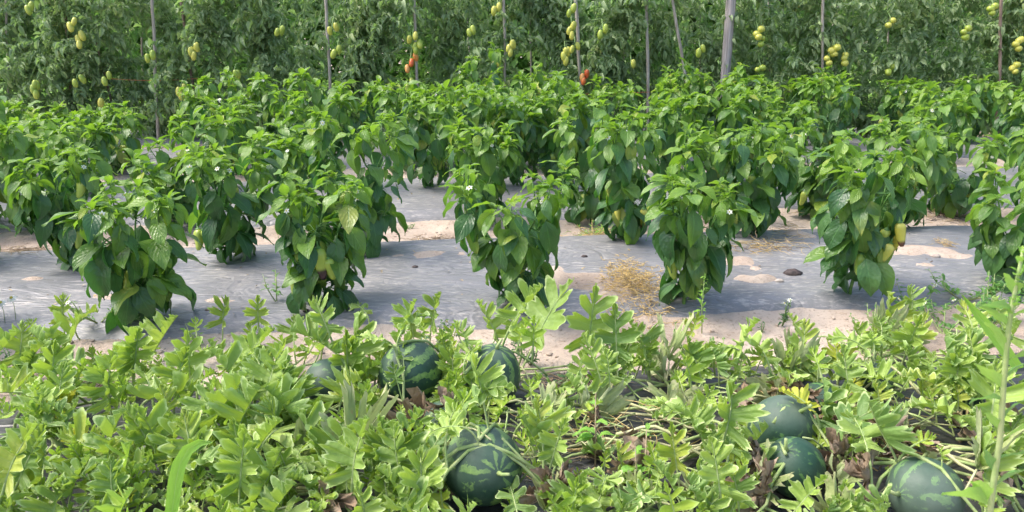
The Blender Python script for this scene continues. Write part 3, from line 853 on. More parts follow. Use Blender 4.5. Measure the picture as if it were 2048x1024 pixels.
# ------------------------------------------------------------------ watermelons
def watermelon(px, py, wpx, asp, axis, mat, label, zoff=0.0, seed=0):
    """px, py centre in the photo; wpx width there"""
    c = at(px, py, 0.09)
    for _ in range(3):
        q = proj(c); r = wpx / 2 / FPX * q[2]
        g0 = gz(c.x, c.y)
        c = at(px, py, g0 + r * .93 + zoff)
    b = MB(); prof = []
    n = 18
    for i in range(n + 1):
        a = math.pi * i / n
        prof.append((max(.0006, math.sin(a) ** .95 * r), -math.cos(a) * r * asp))
    b.lathe(prof, 32, 0, None, 10, .006)
    b.v = [tuple(Vector(v) * (1 + .035 * noise.noise(Vector(v) * 9 + Vector((px, 0, 0))))) for v in b.v]
    o = b.obj('watermelon', [mat]); o.location = c
    o.rotation_euler = axis
    tag(o, label, 'watermelon', 'watermelons lying among the vines')
    s = MB()
    s.tube([(0, 0, r * asp - .004), (.002, 0, r * asp + .012), (.01, .004, r * asp + .03)], [.006, .004, .0035], 6)
    s.obj('stalk', ['vine'], o)
    return (proj(c), r, c)
MEL = []
for a in [(965, 930, 158, 1.06, (R(70), R(15), R(20)), 'melon_striped', 'largest front watermelon with bold light stripes, low in the middle of the picture'),
          (656, 764, 92, 1.1, (R(50), R(60), 0), 'melon_dark', 'watermelon half hidden by leaves at left, behind the tall yellowing leaf stems'),
          (822, 745, 128, 1.06, (R(70), R(-70), 0), 'melon_striped', 'pale mottled watermelon behind leaves, left neighbour of the upright striped one'),
          (985, 752, 112, 1.22, (R(12), R(8), 0), 'melon_striped', 'tall upright striped watermelon next to the sandy strip near the centre'),
          (1562, 856, 126, 1.08, (R(30), R(20), 0), 'melon_dark', 'dark watermelon with sparse flecks, rear one of the pair at right'),
          (1590, 935, 118, 1.12, (R(20), R(-30), 0), 'melon_dark', 'dark watermelon under brown dry leaves, front one of the pair at right'),
          (1850, 985, 140, 1.0, (R(75), R(-50), R(-60)), 'melon_dark', 'watermelon with fine rays from its navel, crossed by stems, low at right'),
          (885, 838, 74, 1.1, (R(30), R(20), 0), 'melon_striped', 'small dark watermelon just behind the largest front one'),
          (833, 892, 62, 1.1, (R(70), R(20), 0), 'melon_dark', 'small watermelon in shade left of the largest front one'),
          (1937, 795, 50, 1.15, (R(60), R(20), 0), 'melon_dark', 'small far watermelon among leaves at the right edge'),
          (1755, 757, 66, 1.1, (R(60), R(80), 0), 'melon_dark', 'watermelon almost covered by leaves above the right pair'),
          (1640, 800, 70, 1.1, (R(60), R(80), 0), 'melon_dark', 'hidden watermelon right behind the dark pair at right')]:
    MEL.append(watermelon(*a))

# ------------------------------------------------------------------ watermelon vines
MSEG0 = [(0.0, .145, 126, 100, .42), (.225, .385, 84, 60, .49), (.465, .595, 57, 36, .38), (.655, 1.0, 34, 3, .22)]
def melon_blade_fns(L, rng):
    jl = [rng.uniform(.78, 1.22) for _ in MSEG0]
    MSEG = []
    for k, (a, b, A, B, l) in enumerate(MSEG0):
        MSEG.append((a + (rng.uniform(-.02, .02) if k else 0), b + (rng.uniform(-.02, .025) if k < 3 else 0), A + rng.uniform(-5, 7), B + rng.uniform(-6, 4) if k < 3 else 3, l))
    fr = rng.uniform(2.2, 3.1); neck = rng.uniform(.065, .10)
    def where(t):
        for k, (a, b, A, B, l) in enumerate(MSEG):
            if a - 1e-6 <= t <= b + 1e-6: return k, (t - a) / (b - a)
            if t < a: return -k, 0.0
        return 3, 1.0
    def ang(t):
        k, x = where(t)
        if k > 0 or (k == 0 and t < .1):
            a, b, A, B, l = MSEG[k]; return R(A + (B - A) * x)
        k = -k; A = MSEG[k - 1][3]; B = MSEG[k][2]; x = (t - MSEG[k - 1][1]) / (MSEG[k][0] - MSEG[k - 1][1])
        return R(A + (B - A) * x)
    def W(t):
        k, x = where(t)
        nb = neck * (1.25 - t)
        if k < 0: return L * nb
        l = MSEG[k][4]
        if k == 3: return L * (max(l * (1 - x) ** .6 * (.66 + .34 * abs(math.cos(x * 5.6 + .3))), nb * (1 - x)) + .004) * jl[k]
        prof = max(0, 1 - abs(2 * x - 1) ** 3.2) ** .55
        sub = .66 + .34 * abs(math.cos((x - .5) * math.pi * fr)) if k < 2 else .8 + .2 * abs(math.cos((x - .5) * math.pi * 2))
        return L * (nb + (l - nb) * prof * sub * jl[k])
    def vf(t):
        k, x = where(t)
        return .5 if k < 0 else (x + .5 if k < 3 else .5)
    return W, ang, vf
def melon_leaf(mats, rng, L, petl, pitch0, pitch1, fold, roll, wave, crumple=0.0, n=66, m=4, droop=None):
    b = MB()
    W, ang, vf = melon_blade_fns(L, rng)
    # petiole rises, then leans into the blade
    pts = [Vector((0, 0, 0))]; a = rng.uniform(R(55), R(95)); da = (pitch0 - a)
    for i in range(6):
        aa = a + da * (i / 5) ** 1.5
        pts.append(pts[-1] + Vector((0, math.cos(aa), math.sin(aa))) * petl / 6)
    b.tube([tuple(p) for p in pts], [.0036 - .0001 * i for i in range(7)], 5, 1, False)
    end = pts[-1]
    b.leaf(L, W, ang, n, m, pitch0, pitch0 - pitch1, fold, wave, rng.uniform(40, 60), tuple(end), None, 0, roll, rng.uniform(-.4, .4), crumple, rng.random() * 9, rng, None, vf, .22)
    # raised midrib
    y, z = 0, 0; mp = []
    for i in range(0, 9):
        t = i / 8 * .9
        pit = pitch0 - (pitch0 - pitch1) * t
        mp.append(end + Vector((0, y, z)) - Vector((0, -math.sin(pit), math.cos(pit))) * .0005)
        y += math.cos(pit) * L * .9 / 8; z += math.sin(pit) * L * .9 / 8
    if not crumple: b.tube([tuple(p) for p in mp], [.0024 * (1 - .8 * i / 8) for i in range(9)], 4, 1, False)
    return b.mesh('watermelon_leaf', mats)
UPR, FLAT, YNG, WILT, DRY, YEL = [], [], [], [], [], []
for k in range(22):
    UPR.append(melon_leaf(['melon_leaf', 'vine'], rnd, rnd.uniform(.095, .14), rnd.uniform(.05, .11), R(rnd.uniform(60, 85)), R(rnd.uniform(10, 70)), rnd.uniform(.1, .7), rnd.uniform(.1, .9), .008))
for k in range(18):
    FLAT.append(melon_leaf(['melon_leaf', 'vine'], rnd, rnd.uniform(.09, .13), rnd.uniform(.06, .11), R(rnd.uniform(5, 45)), R(rnd.uniform(-45, 0)), rnd.uniform(0, .5), rnd.uniform(-.7, .6), .009))
for k in range(8):
    YNG.append(melon_leaf(['melon_young', 'vine'], rnd, rnd.uniform(.05, .085), rnd.uniform(.03, .07), R(rnd.uniform(40, 85)), R(rnd.uniform(0, 60)), rnd.uniform(.3, .8),   .4, .004, n=50, m=3))
for k in range(6):
    WILT.append(melon_leaf(['melon_wilt', 'vine_pale'], rnd, rnd.uniform(.09, .12), rnd.uniform(.05, .09), R(rnd.uniform(-10, 25)), R(rnd.uniform(-130, -70)), rnd.uniform(.7, 1.6), .8, .01, .016))
for k in range(8):
    DRY.append(melon_leaf(['melon_dry', 'dry_stem'], rnd, rnd.uniform(.07, .10), rnd.uniform(.02, .04), R(rnd.uniform(-10, 40)), R(rnd.uniform(-260, -120)), rnd.uniform(1.4, 3.0), 1.2, .01, .034))
for k in range(2):
    YEL.append(melon_leaf(['melon_yellow', 'vine'], rnd, .09, .06, R(45), R(0), .2, .2, .006))

def blocked(p, pad=1.0):
    q = proj(p)
    for (c, r, cc) in MEL[:7]:
        rp = r / c[2] * FPX
        if q[2] < c[2] + .12 and ((q[0] - c[0]) / rp) ** 2 + ((q[1] - c[1]) / rp) ** 2 < pad: return True
    return False
def covers(me, mw, lim=2):
    n = 0; vs = me.vertices
    for i in range(0, len(vs), 23):
        if blocked(mw @ vs[i].co, .86):
            n += 1
            if n >= lim: return True
    return False
def runner(parent, start, az, length, rng, mat, z0=.014, r=.0042, lift=.02, step=.045, avoid=None):
    pts = []; p = Vector(start); a = az; ph = rng.uniform(0, 6)
    n = max(3, int(length / step))
    for i in range(n + 1):
        zz = gz(p.x, p.y) + z0 + lift * max(0, math.sin(i * .6 + ph)) * rng.uniform(.7, 1)
        for (c, rr, cc) in MEL:
            d = math.hypot(p.x - cc.x, p.y - cc.y)
            if d < rr * .97: zz = max(zz, cc.z + math.sqrt(max(0, rr * rr - d * d)) + .004)
        pts.append(Vector((p.x, p.y, zz)))
        a += rng.uniform(-.42, .42) * (step / .045)
        p = p + Vector((math.cos(a), math.sin(a), 0)) * step
    if avoid:
        for i, q in enumerate(pts):
            if any(math.hypot(q.x - cc.x, q.y - cc.y) < rr for (c, rr, cc) in MEL):
                if rng.random() < avoid:
                    pts = pts[:i]
                break
        if len(pts) < 3: return pts
    zs = [q.z for q in pts]
    if max(zs) - min(zs) > .06:
        zs = [max(zs[max(0, i - 1):i + 2]) for i in range(len(zs))]
        for _ in range(2): zs = [(zs[max(0, i - 1)] + 2 * zs[i] + zs[min(len(zs) - 1, i + 1)]) / 4 for i in range(len(zs))]
        for q, zq in zip(pts, zs): q.z = max(q.z if q.z > zq - .01 else zq, zq)
    b = MB(); o = Vector(parent.location)
    b.tube([tuple(q - o) for q in pts], [r * (1 - .35 * i / len(pts)) for i in range(len(pts))], 5)
    b.obj('runner', [mat], parent)
    return pts
def keepp(x, y):
    """how thick the foliage is here (0..1), from the photo"""
    px, py, _ = proj((x, y, .1))
    k = 1.0
    k *= 1 - .70 * math.exp(-(((px - 1280) / 210) ** 2 + ((py - 860) / 80) ** 2))
    k *= 1 - .80 * math.exp(-(((px - 1600) / 150) ** 2 + ((py - 890) / 90) ** 2))
    k *= 1 - .60 * math.exp(-(((px - 1850) / 150) ** 2 + ((py - 920) / 80) ** 2))
    k *= 1 - .85 * math.exp(-(((px - 1150) / 120) ** 2 + ((py - 965) / 50) ** 2))
    k *= 1 - .55 * math.exp(-(((px - 790) / 60) ** 2 + ((py - 900) / 50) ** 2))
    k *= 1 - .45 * math.exp(-(((px - 420) / 170) ** 2 + ((py - 930) / 60) ** 2))
    s = y - SL * x
    if px > 1000: k *= .72
    if s > 1.93:
        k *= .58 if px < 620 else (.35 if px < 1000 else (.10 if px < 1560 else .5))
        if s > 2.2: k *= .5
        if s > 2.36: k *= .4
    return k
vines = [ # px, py of the crown, runner count, tint, label
 (60, 770, 5, 'vine', 'watermelon vine at the left edge with broad upright leaves before the chamomile', 1.0),
 (250, 800, 6, 'vine', 'watermelon vine at left, thick with lobed leaves below the nearest pepper plant', 1.0),
 (470, 770, 6, 'vine', 'watermelon vine climbing towards the sand strip at left, leaves standing up', 1.0),
 (110, 900, 6, 'vine', 'watermelon vine filling the lower left corner', 1.0),
 (330, 960, 6, 'vine', 'watermelon vine at the bottom edge by the broad grass blade', 1.0),
 (560, 880, 6, 'vine', 'yellow-green watermelon vine with young leaf tips left of the small shaded melon', 1.0),
 (700, 850, 6, 'vine', 'watermelon vine in front of the half hidden watermelon, with tall yellowish tips', 1.0),
 (650, 990, 6, 'vine', 'watermelon vine at the bottom edge left of the largest watermelon', 1.0),
 (800, 800, 5, 'vine', 'watermelon vine draped over the pale mottled watermelon', 1.0),
 (930, 830, 5, 'vine', 'watermelon vine with spread leaves between the upright melon and the largest one', 1.0),
 (960, 1015, 5, 'vine', 'watermelon vine just below the largest front watermelon', 1.0),
 (1180, 830, 5, 'vine_pale', 'sparse watermelon vine with bare pale stems right of the largest watermelon', .8),
 (1250, 1000, 5, 'vine', 'watermelon vine at the bottom edge right of centre by black plastic', 1.0),
 (1330, 780, 5, 'vine', 'watermelon vine with slim upright leaves below the straw clump', 1.0),
 (1400, 920, 6, 'vine', 'watermelon vine left of the dark melon pair with stems crossing', 1.0),
 (1560, 790, 5, 'vine_pale', 'pale stemmed watermelon vine sprawling behind the dark melon pair', 1.0),
 (1700, 800, 6, 'vine', 'watermelon vine right of the melon pair with arching leaf above them', 1.0),
 (1560, 1005, 5, 'vine', 'watermelon vine at the bottom edge under the dark melon pair', 1.0),
 (1780, 1010, 5, 'vine', 'watermelon vine below the navel-rayed watermelon', 1.0),
 (1780, 720, 6, 'vine', 'silvery watermelon vine on the far side at right, by the sand strip', 1.0),
 (1900, 840, 6, 'vine_pale', 'half withered watermelon vine at right under the tall weed', 1.0),
 (1960, 740, 6, 'vine', 'watermelon vine at the right edge behind the tall weed', 1.0),
 (1990, 980, 5, 'vine', 'watermelon vine in the lower right corner', 1.0),
 (40, 1075, 6, 'vine', 'watermelon vine leaning into the bottom left corner of the photo', 1.1),
 (240, 1080, 6, 'vine', 'watermelon vine rising from below the bottom edge, left of the grass blade', 1.1),
 (480, 1070, 6, 'vine', 'watermelon vine rising from below the bottom edge, right of the grass blade', 1.1),
 (780, 1075, 6, 'vine', 'watermelon vine from below the bottom edge, left of the largest watermelon', 1.1),
 (1130, 1085, 6, 'vine', 'watermelon vine from below the bottom edge, right of the largest watermelon', 1.0),
 (1420, 1080, 6, 'vine', 'watermelon vine from below the bottom edge, left of the melon pair', 1.1),
 (1690, 1085, 6, 'vine', 'watermelon vine from below the bottom edge, between pair and rayed melon', 1.1),
]
VO = []
nleafs = 0
for vi, (px, py, nr, mt, lab, dn) in enumerate(vines):
    rng = random.Random(900 + vi)
    c = at(px, py, .04); c.z = gz(c.x, c.y)
    o = thing('watermelon_vine', c, lab, 'watermelon vine', 'watermelon vines sprawling over the front bed')
    VO.append(o)
    cnt = 0
    for k in range(nr):
        az = k * 2 * math.pi / nr + rng.uniform(-.5, .5)
        ln = rng.uniform(.3, .6)
        if abs(math.sin(az)) > .7: ln *= .6
        pts = runner(o, (c.x, c.y, 0), az, ln, rng, mt, avoid=.25)
        for i, p in enumerate(pts):
            for rep in range(2):
                kp = keepp(p.x, p.y)
                if rng.random() > kp * dn * (.70 if rep == 0 else .36): continue
                if p.y < 1.08: continue
                tip = p + Vector((0, .05, .12))
                
                
                q = rng.random(); px_ = proj(p)[0]
                last = i >= len(pts) - 2
                wl = .015 if px_ < 1150 else .05
                if last or q < .27: me = rng.choice(YNG)
                elif q < .27 + wl: me = rng.choice(WILT)
                elif q < .66: me = rng.choice(UPR)
                elif q < .985: me = rng.choice(FLAT)
                else: me = rng.choice(YEL)
                a2 = rng.gauss(0, .9) if me not in FLAT else rng.uniform(-math.pi, math.pi)
                mw = mat_of(p, a2, rng.uniform(-.25, .2), rng.uniform(-.3, .3), rng.choice((.55, .68, .78, .88, 1.0, 1.15)) * (.88 if px_ > 1000 and p.y > 1.6 else (.85 if p.y < 1.45 or p.y > 1.85 else 1)))
                cv = covers(me, mw)
                if cv and rng.random() < (.04 if p.y > 1.7 and 740 < px_ < 1150 else (.98 if px_ < 740 else .86)): continue
                link('leaf', me, o, Matrix.Translation(-c) @ mw)
                cnt += 1
    nleafs += cnt
print('melon leaves', nleafs)
def nearest_vine(p): return min(VO, key=lambda o: (o.location - p).length)
H1 = None
def vine_leaf(px, py, z, me, az, pitch, s, roll=0.0, nm='leaf', force=False):
    p = at(px, py, z); g0 = gz(p.x, p.y)
    p = at(px, py, g0 + z); o = nearest_vine(p)
    mw = mat_of(p, az, pitch, roll, s)
    if me is not H1 and not force and covers(me, mw, 6): return None
    return link(nm, me, o, Matrix.Translation(-o.location) @ mw)
# hero leaves: base pixel of the petiole
H1 = melon_leaf(['melon_leaf', 'vine'], rnd, .215, .11, R(64), R(40), .12, .25, .005)
H2 = melon_leaf(['melon_leaf', 'vine'], rnd, .15, .13, R(84), R(74), .15, .3, .005)
for (px, py, z, me, az, pitch, s, roll) in [
    (1040, 745, .02, H1, R(-52), R(0), 1.0, .1), (1165, 790, .02, H2, R(-4), R(0), 1.1, .1), (1235, 800, .02, H2, R(-14), R(0), .95, -.1),
    (1035, 735, .01, FLAT[2], R(25), R(25), 1.0, .1), (1010, 740, .01, UPR[3], R(50), R(0), 1.05, 0), (860, 700, .0, UPR[1], R(-30), R(5), .95, .1), (830, 700, .0, UPR[5], R(20), R(0), .8, 0),
    (1375, 700, .0, UPR[2], R(-40), R(0), .7, 0), (445, 690, .0, UPR[0], R(-5), R(0), .75, 0), (520, 690, .0, UPR[4], R(10), R(0), .85, 0), (130, 690, .0, UPR[6], R(15), R(0), .85, 0),
    (160, 680, .0, FLAT[1], R(-30), R(20), .8, 0), (380, 830, .02, H2, R(5), 0, .8, 0), (215, 860, .02, UPR[7], R(2), 0, 1.1, 0), (700, 800, .02, UPR[8], R(12), 0, 1.05, 0),
    (300, 735, .02, UPR[9], R(-60), R(-10), 1.05, 0), (1620, 905, .05, H1, R(-75), R(-18), .62, .2), (1700, 850, .02, UPR[10], R(0), R(0), .95, 0), (985, 985, .02, UPR[11], R(5), R(10), .8, 0),
    (1790, 700, .0, UPR[5], R(10), R(0), 1.0, 0), (1820, 690, .0, UPR[6], R(-15), R(-5), 1.0, 0), (1010, 800, .02, UPR[9], R(20), R(0), .8, .1), (740, 660, .0, FLAT[4], R(40), R(15), .9, 0), (1600, 700, .0, UPR[7], R(35), R(0), .7, 0)]:
    vine_leaf(px, py, z, me, az, pitch, s, roll)
# leaves and shoots hanging over the centre watermelons
rg = random.Random(61)
for (px, py, big) in [(790, 800, 1), (830, 812, 0), (760, 790, 1), (860, 800, 1), (800, 770, 0), (880, 790, 0), (735, 800, 1), (950, 830, 1), (920, 820, 1), (985, 840, 0), (900, 850, 1), (1010, 830, 0), (935, 800, 0),
                      (975, 1010, 0), (1030, 985, 0), (900, 1000, 0), (880, 920, 1), (860, 960, 0), (1600, 1010, 0), (1545, 975, 0), (1625, 940, 0), (1800, 1020, 0), (1880, 1030, 0), (1500, 900, 0), (1600, 880, 0), (1640, 900, 1), (1690, 900, 1)]:
    vine_leaf(px, py, .01, rg.choice(UPR if big else YNG), rg.uniform(-.9, .9), rg.uniform(-.2, .15), rg.uniform(.7, .95), rg.uniform(-.3, .3), 'leaf', True)
# dry and wilted leaves
rg = random.Random(44)
for (px, py) in [(1215, 905), (1240, 890), (1275, 960), (1305, 955), (1250, 965), (1510, 890), (1520, 905), (1560, 975), (1545, 985), (1640, 870), (1665, 860), (1700, 850), (1720, 870), (1610, 915), (1650, 925),
                 (1690, 920), (1790, 900), (1820, 885), (1760, 870), (1850, 880), (1625, 800), (1600, 790), (1740, 960), (855, 850), (870, 960), (860, 900), (905, 830), (1210, 850), (1920, 870), (1960, 900),
                 (2000, 870), (2035, 920), (1480, 800), (1460, 830), (1930, 970), (800, 930), (640, 1000), (1120, 985), (2020, 990), (1385, 990), (1675, 880), (1735, 905), (1700, 900), (1590, 960)]:
    vine_leaf(px, py, .025 if rg.random() < .6 else .06, rg.choice(DRY), rg.uniform(0, 6.28), rg.uniform(-.5, .3), rg.uniform(.35, .62), rg.uniform(-1, 1), 'dry_leaf')
for (px, py) in [(1690, 915), (1640, 960), (1820, 900), (1780, 880), (1430, 870), (1520, 960), (1900, 930), (1960, 950), (1080, 980), (1300, 820), (1130, 850), (1060, 830), (1400, 830), (1560, 830)]:
    vine_leaf(px, py, .02, rg.choice(WILT), rg.uniform(0, 6.28), rg.uniform(-.5, .0), rg.uniform(.6, .85), rg.uniform(-.5, .5))
# bare pale stems crossing in the thinned middle and right
for k in range(150):
    u = rg.random()
    if u < .5: px, py = rg.uniform(960, 1500), rg.uniform(790, 940)
    elif u < .8: px, py = rg.uniform(1450, 2040), rg.uniform(800, 1010)
    else: px, py = rg.uniform(560, 1000), rg.uniform(840, 1010)
    p = at(px, py, .04); o = nearest_vine(p)
    runner(o, (p.x, p.y, 0), rg.choice([0, math.pi]) + rg.gauss(0, .9), rg.uniform(.12, .38), rg, rg.choice(['vine', 'vine', 'vine_pale']), rg.uniform(.015, .055), rg.uniform(.0020, .0046), .03, .03, .82)
# arching bare petiole beside the upright melon
b = MB(); o = nearest_vine(at(1040, 745)); P = [at_y(1038, 745, 2.0), at_y(1060, 775, 1.95), at_y(1085, 800, 1.88), at_y(1120, 830, 1.8)]
b.tube([tuple(p - o.location) for p in P], [.0045] * 4, 6); b.obj('runner', ['vine_pale'], o)

# ------------------------------------------------------------------ weeds and small things
def weed(name, px, py, H, label, cat, leafmat, stemmat, nst, nlf, L, wr, rng, spread=.05, up=.6, flowers=0, serr=False, group=None, Y=None):
    p = at(px, py, .02); p.z = gz(p.x, p.y)
    o = thing(name, p, label, cat, group)
    ms = []
    for k in range(4):
        b = MB(); l = L * rng.uniform(.7, 1.2); w0 = W_ovate(l * wr)
        W = (lambda t, w0=w0: w0(t) * (1 - .35 * abs(math.sin(t * 14)))) if serr else w0
        b.leaf(l, W, lambda t: R(65), 10 if serr else 6, 1, rng.uniform(.1, .8), rng.uniform(.4, 1.4), .2, l * .04, 9, (0, .004, 0), None, 0, rng=rng)
        ms.append(b.mesh('leaf', [leafmat]))
    b = MB()
    for s_ in range(nst):
        a = rng.uniform(0, 6.28); top = Vector((math.cos(a) * spread, math.sin(a) * spread, H * rng.uniform(.7, 1)))
        if nst == 1: top = Vector((rng.uniform(-.5, .5) * spread, 0, H))
        mid = top * .5 + Vector((math.cos(a) * spread * .25, math.sin(a) * spread * .25, 0))
        b.tube([(0, 0, -.01), tuple(mid), tuple(top)], [.0022, .0018, .001], 5)
        for k in range(nlf):
            t = rng.uniform(.15, 1); q = (mid * (t * 2) if t < .5 else mid.lerp(top, t * 2 - 1))
            link('leaf', rng.choice(ms), o, mat_of(q, rng.uniform(0, 6.28), rng.uniform(-.3, up), rng.uniform(-.4, .4), rng.uniform(.6, 1) * (1.15 - .5 * t)))
        for k in range(flowers):
            link('flower', FLOWER, o, mat_of(top + Vector((rng.uniform(-.02, .02), rng.uniform(-.02, .02), rng.uniform(-.02, .01))), rng.uniform(0, 6), .6, 0, .7))
    b.obj('stem', [stemmat], o)
    return o
rw = random.Random(77)
weed('goosefoot_weed', 1405, 655, .21, 'slender light green weed standing before the tall broad pepper plant', 'weed', 'weed_bright', 'vine', 1, 46, .03, .22, rw, .02, 1.2)
weed('goosefoot_weed', 1375, 700, .10, 'low sprawling weed at the foot of the slender light green weed', 'weed', 'weed_leaf', 'vine', 4, 10, .022, .22, rw, .05, 1.2)
weed('nightshade_weed', 1565, 640, .11, 'small nightshade weed between the broad and the yellow-fruited pepper plants', 'weed', 'nightshade', 'tomato_stem', 3, 14, .026, .3, rw, .035, .5, 1, True)
weed('nightshade_weed', 1525, 650, .045, 'tiny grey-green seedling on the edge of the plastic', 'weed', 'nightshade', 'tomato_stem', 2, 6, .016, .3, rw, .012, .5)
weed('nightshade_weed', 1220, 690, .11, 'dark nightshade weed on the sand left of the straw clump', 'weed', 'nightshade', 'tomato_stem', 4, 14, .026, .3, rw, .05, .5, 1, True)
weed('nightshade_weed', 960, 705, .10, 'nightshade weed with white flowers in front of the middle pepper plant', 'weed', 'nightshade', 'tomato_stem', 5, 14, .028, .3, rw, .08, .5, 1, True)
weed('nightshade_weed', 1060, 715, .09, 'nightshade weed behind the upright striped watermelon', 'weed', 'nightshade', 'tomato_stem', 5, 14, .026, .3, rw, .07, .5, 1, True)
weed('nightshade_weed', 880, 700, .10, 'nightshade weed just right of the pale mottled watermelon', 'weed', 'nightshade', 'tomato_stem', 5, 14, .026, .3, rw, .06, .5, 1, True)
weed('nightshade_weed', 1120, 790, .07, 'small weed on the black plastic beside the upright melon', 'weed', 'nightshade', 'tomato_stem', 4, 10, .028, .3, rw, .05, .5, 0, True)
weed('nightshade_weed', 40, 735, .11, 'bushy dark weed at the left edge', 'weed', 'nightshade', 'tomato_stem', 8, 16, .026, .3, rw, .09, .5, 0, True)
weed('tomato_seedling', 1840, 620, .12, 'trailing light weed at right on the plastic', 'weed', 'weed_leaf', 'vine', 5, 12, .04, .3, rw, .12, .6, 1, True)
weed('tomato_seedling', 1925, 600, .12, 'bushy green weed beside the right edge pepper plant', 'weed', 'weed_leaf', 'vine', 7, 14, .045, .3, rw, .13, .6, 0, True)
weed('tomato_seedling', 1750, 660, .09, 'low weed along the front edge of the plastic at right', 'weed', 'weed_leaf', 'vine', 6, 10, .03, .3, rw, .10, .6, 0, True)
weed('small_weed', 555, 620, .13, 'weed growing beside the left-of-centre front pepper plant', 'weed', 'weed_leaf', 'vine', 3, 10, .03, .3, rw, .04, .6, 0, True)
weed('small_weed', 400, 680, .07, 'pale yellow-green sprout at the foot of the nearest pepper plant', 'weed', 'weed_bright', 'vine', 4, 8, .025, .3, rw, .05, .9)
weed('small_weed', 200, 655, .12, 'feathery weed in front of the plastic at far left', 'weed', 'weed_leaf', 'vine', 5, 14, .026, .26, rw, .09, .6, 1, True)
weed('small_weed', 1450, 700, .06, 'small herb on the sandy strip right of centre', 'weed', 'weed_leaf', 'vine', 4, 9, .022, .3, rw, .05, .6)
weed('small_weed', 820, 452, .03, 'tiny weed on the soil path between pepper beds', 'weed', 'weed_leaf', 'vine', 4, 7, .02, .3, rw, .03, .6)
weed('small_weed', 1185, 462, .07, 'yellowish grass weed on the path between the beds right of centre', 'weed', 'weed_bright', 'straw', 7, 8, .04, .12, rw, .10, .9)
weed('small_weed', 1740, 360, .10, 'green weed growing in the gap between rear pepper plants at right', 'weed', 'weed_leaf', 'vine', 8, 12, .035, .3, rw, .12, .6)
weed('small_weed', 1680, 350, .07, 'low weed just left of the gap between rear pepper plants', 'weed', 'weed_leaf', 'vine', 6, 12, .03, .3, rw, .12, .6)
weed('nettle_weed', 1190, 960, .20, 'yellow-green toothed weed on a red stem in the thinned middle', 'weed', 'weed_bright', 'dry_stem', 1, 9, .055, .34, rw, .03, .2, 0, True)
weed('nettle_weed', 1290, 1010, .17, 'toothed weed rising at the bottom edge right of centre', 'weed', 'weed_bright', 'dry_stem', 2, 8, .05, .34, rw, .04, .2, 0, True)
weed('tomato_seedling', 1985, 640, .17, 'leafy green weed mass directly behind the tall out of focus weed', 'weed', 'weed_leaf', 'vine', 9, 16, .05, .3, rw, .13, .6, 0, True)
weed('tomato_seedling', 1890, 660, .10, 'feathery green weed in front of the plastic edge at right', 'weed', 'weed_leaf', 'vine', 7, 14, .04, .3, rw, .12, .6, 0, True)
# chamomile at the left edge
for (px, py, H, lab) in [(2, 640, .085, 'white chamomile flower at the very left edge, upper of three'), (12, 655, .075, 'white chamomile flower at the left edge, lower of three'), (34, 650, .08, 'white chamomile flower, rightmost of three at the left edge')]:
    p = at(px, py, .03); p.z = gz(p.x, p.y); o = thing('chamomile', p, lab, 'flower', 'chamomile flowers at the left edge')
    b = MB(); b.tube([(0, 0, 0), (.004, 0, H * .6), (0, 0, H)], .0011, 4); b.obj('stem', ['tomato_stem'], o)
    b = MB()
    for k in range(10):
        b.leaf(.011, W_ovate(.0026), lambda t: R(80), 3, 1, -.1, .4, .05, 0, 5, (0, .002, 0), Matrix.Rotation(k * .628, 4, 'Z'), 0)
    f = b.obj('petals', ['petal'], o); f.location = (0, 0, H); f.scale = (1.5,) * 3; f.rotation_euler = (.5, 0, 0)
    b = MB(); b.lathe([(.004, 0), (.0035, .003), (.0003, .005)], 8); f = b.obj('flower_centre', ['anther'], o); f.location = (0, 0, H + .001); f.scale = (1.3,) * 3; f.rotation_euler = (.5, 0, 0)

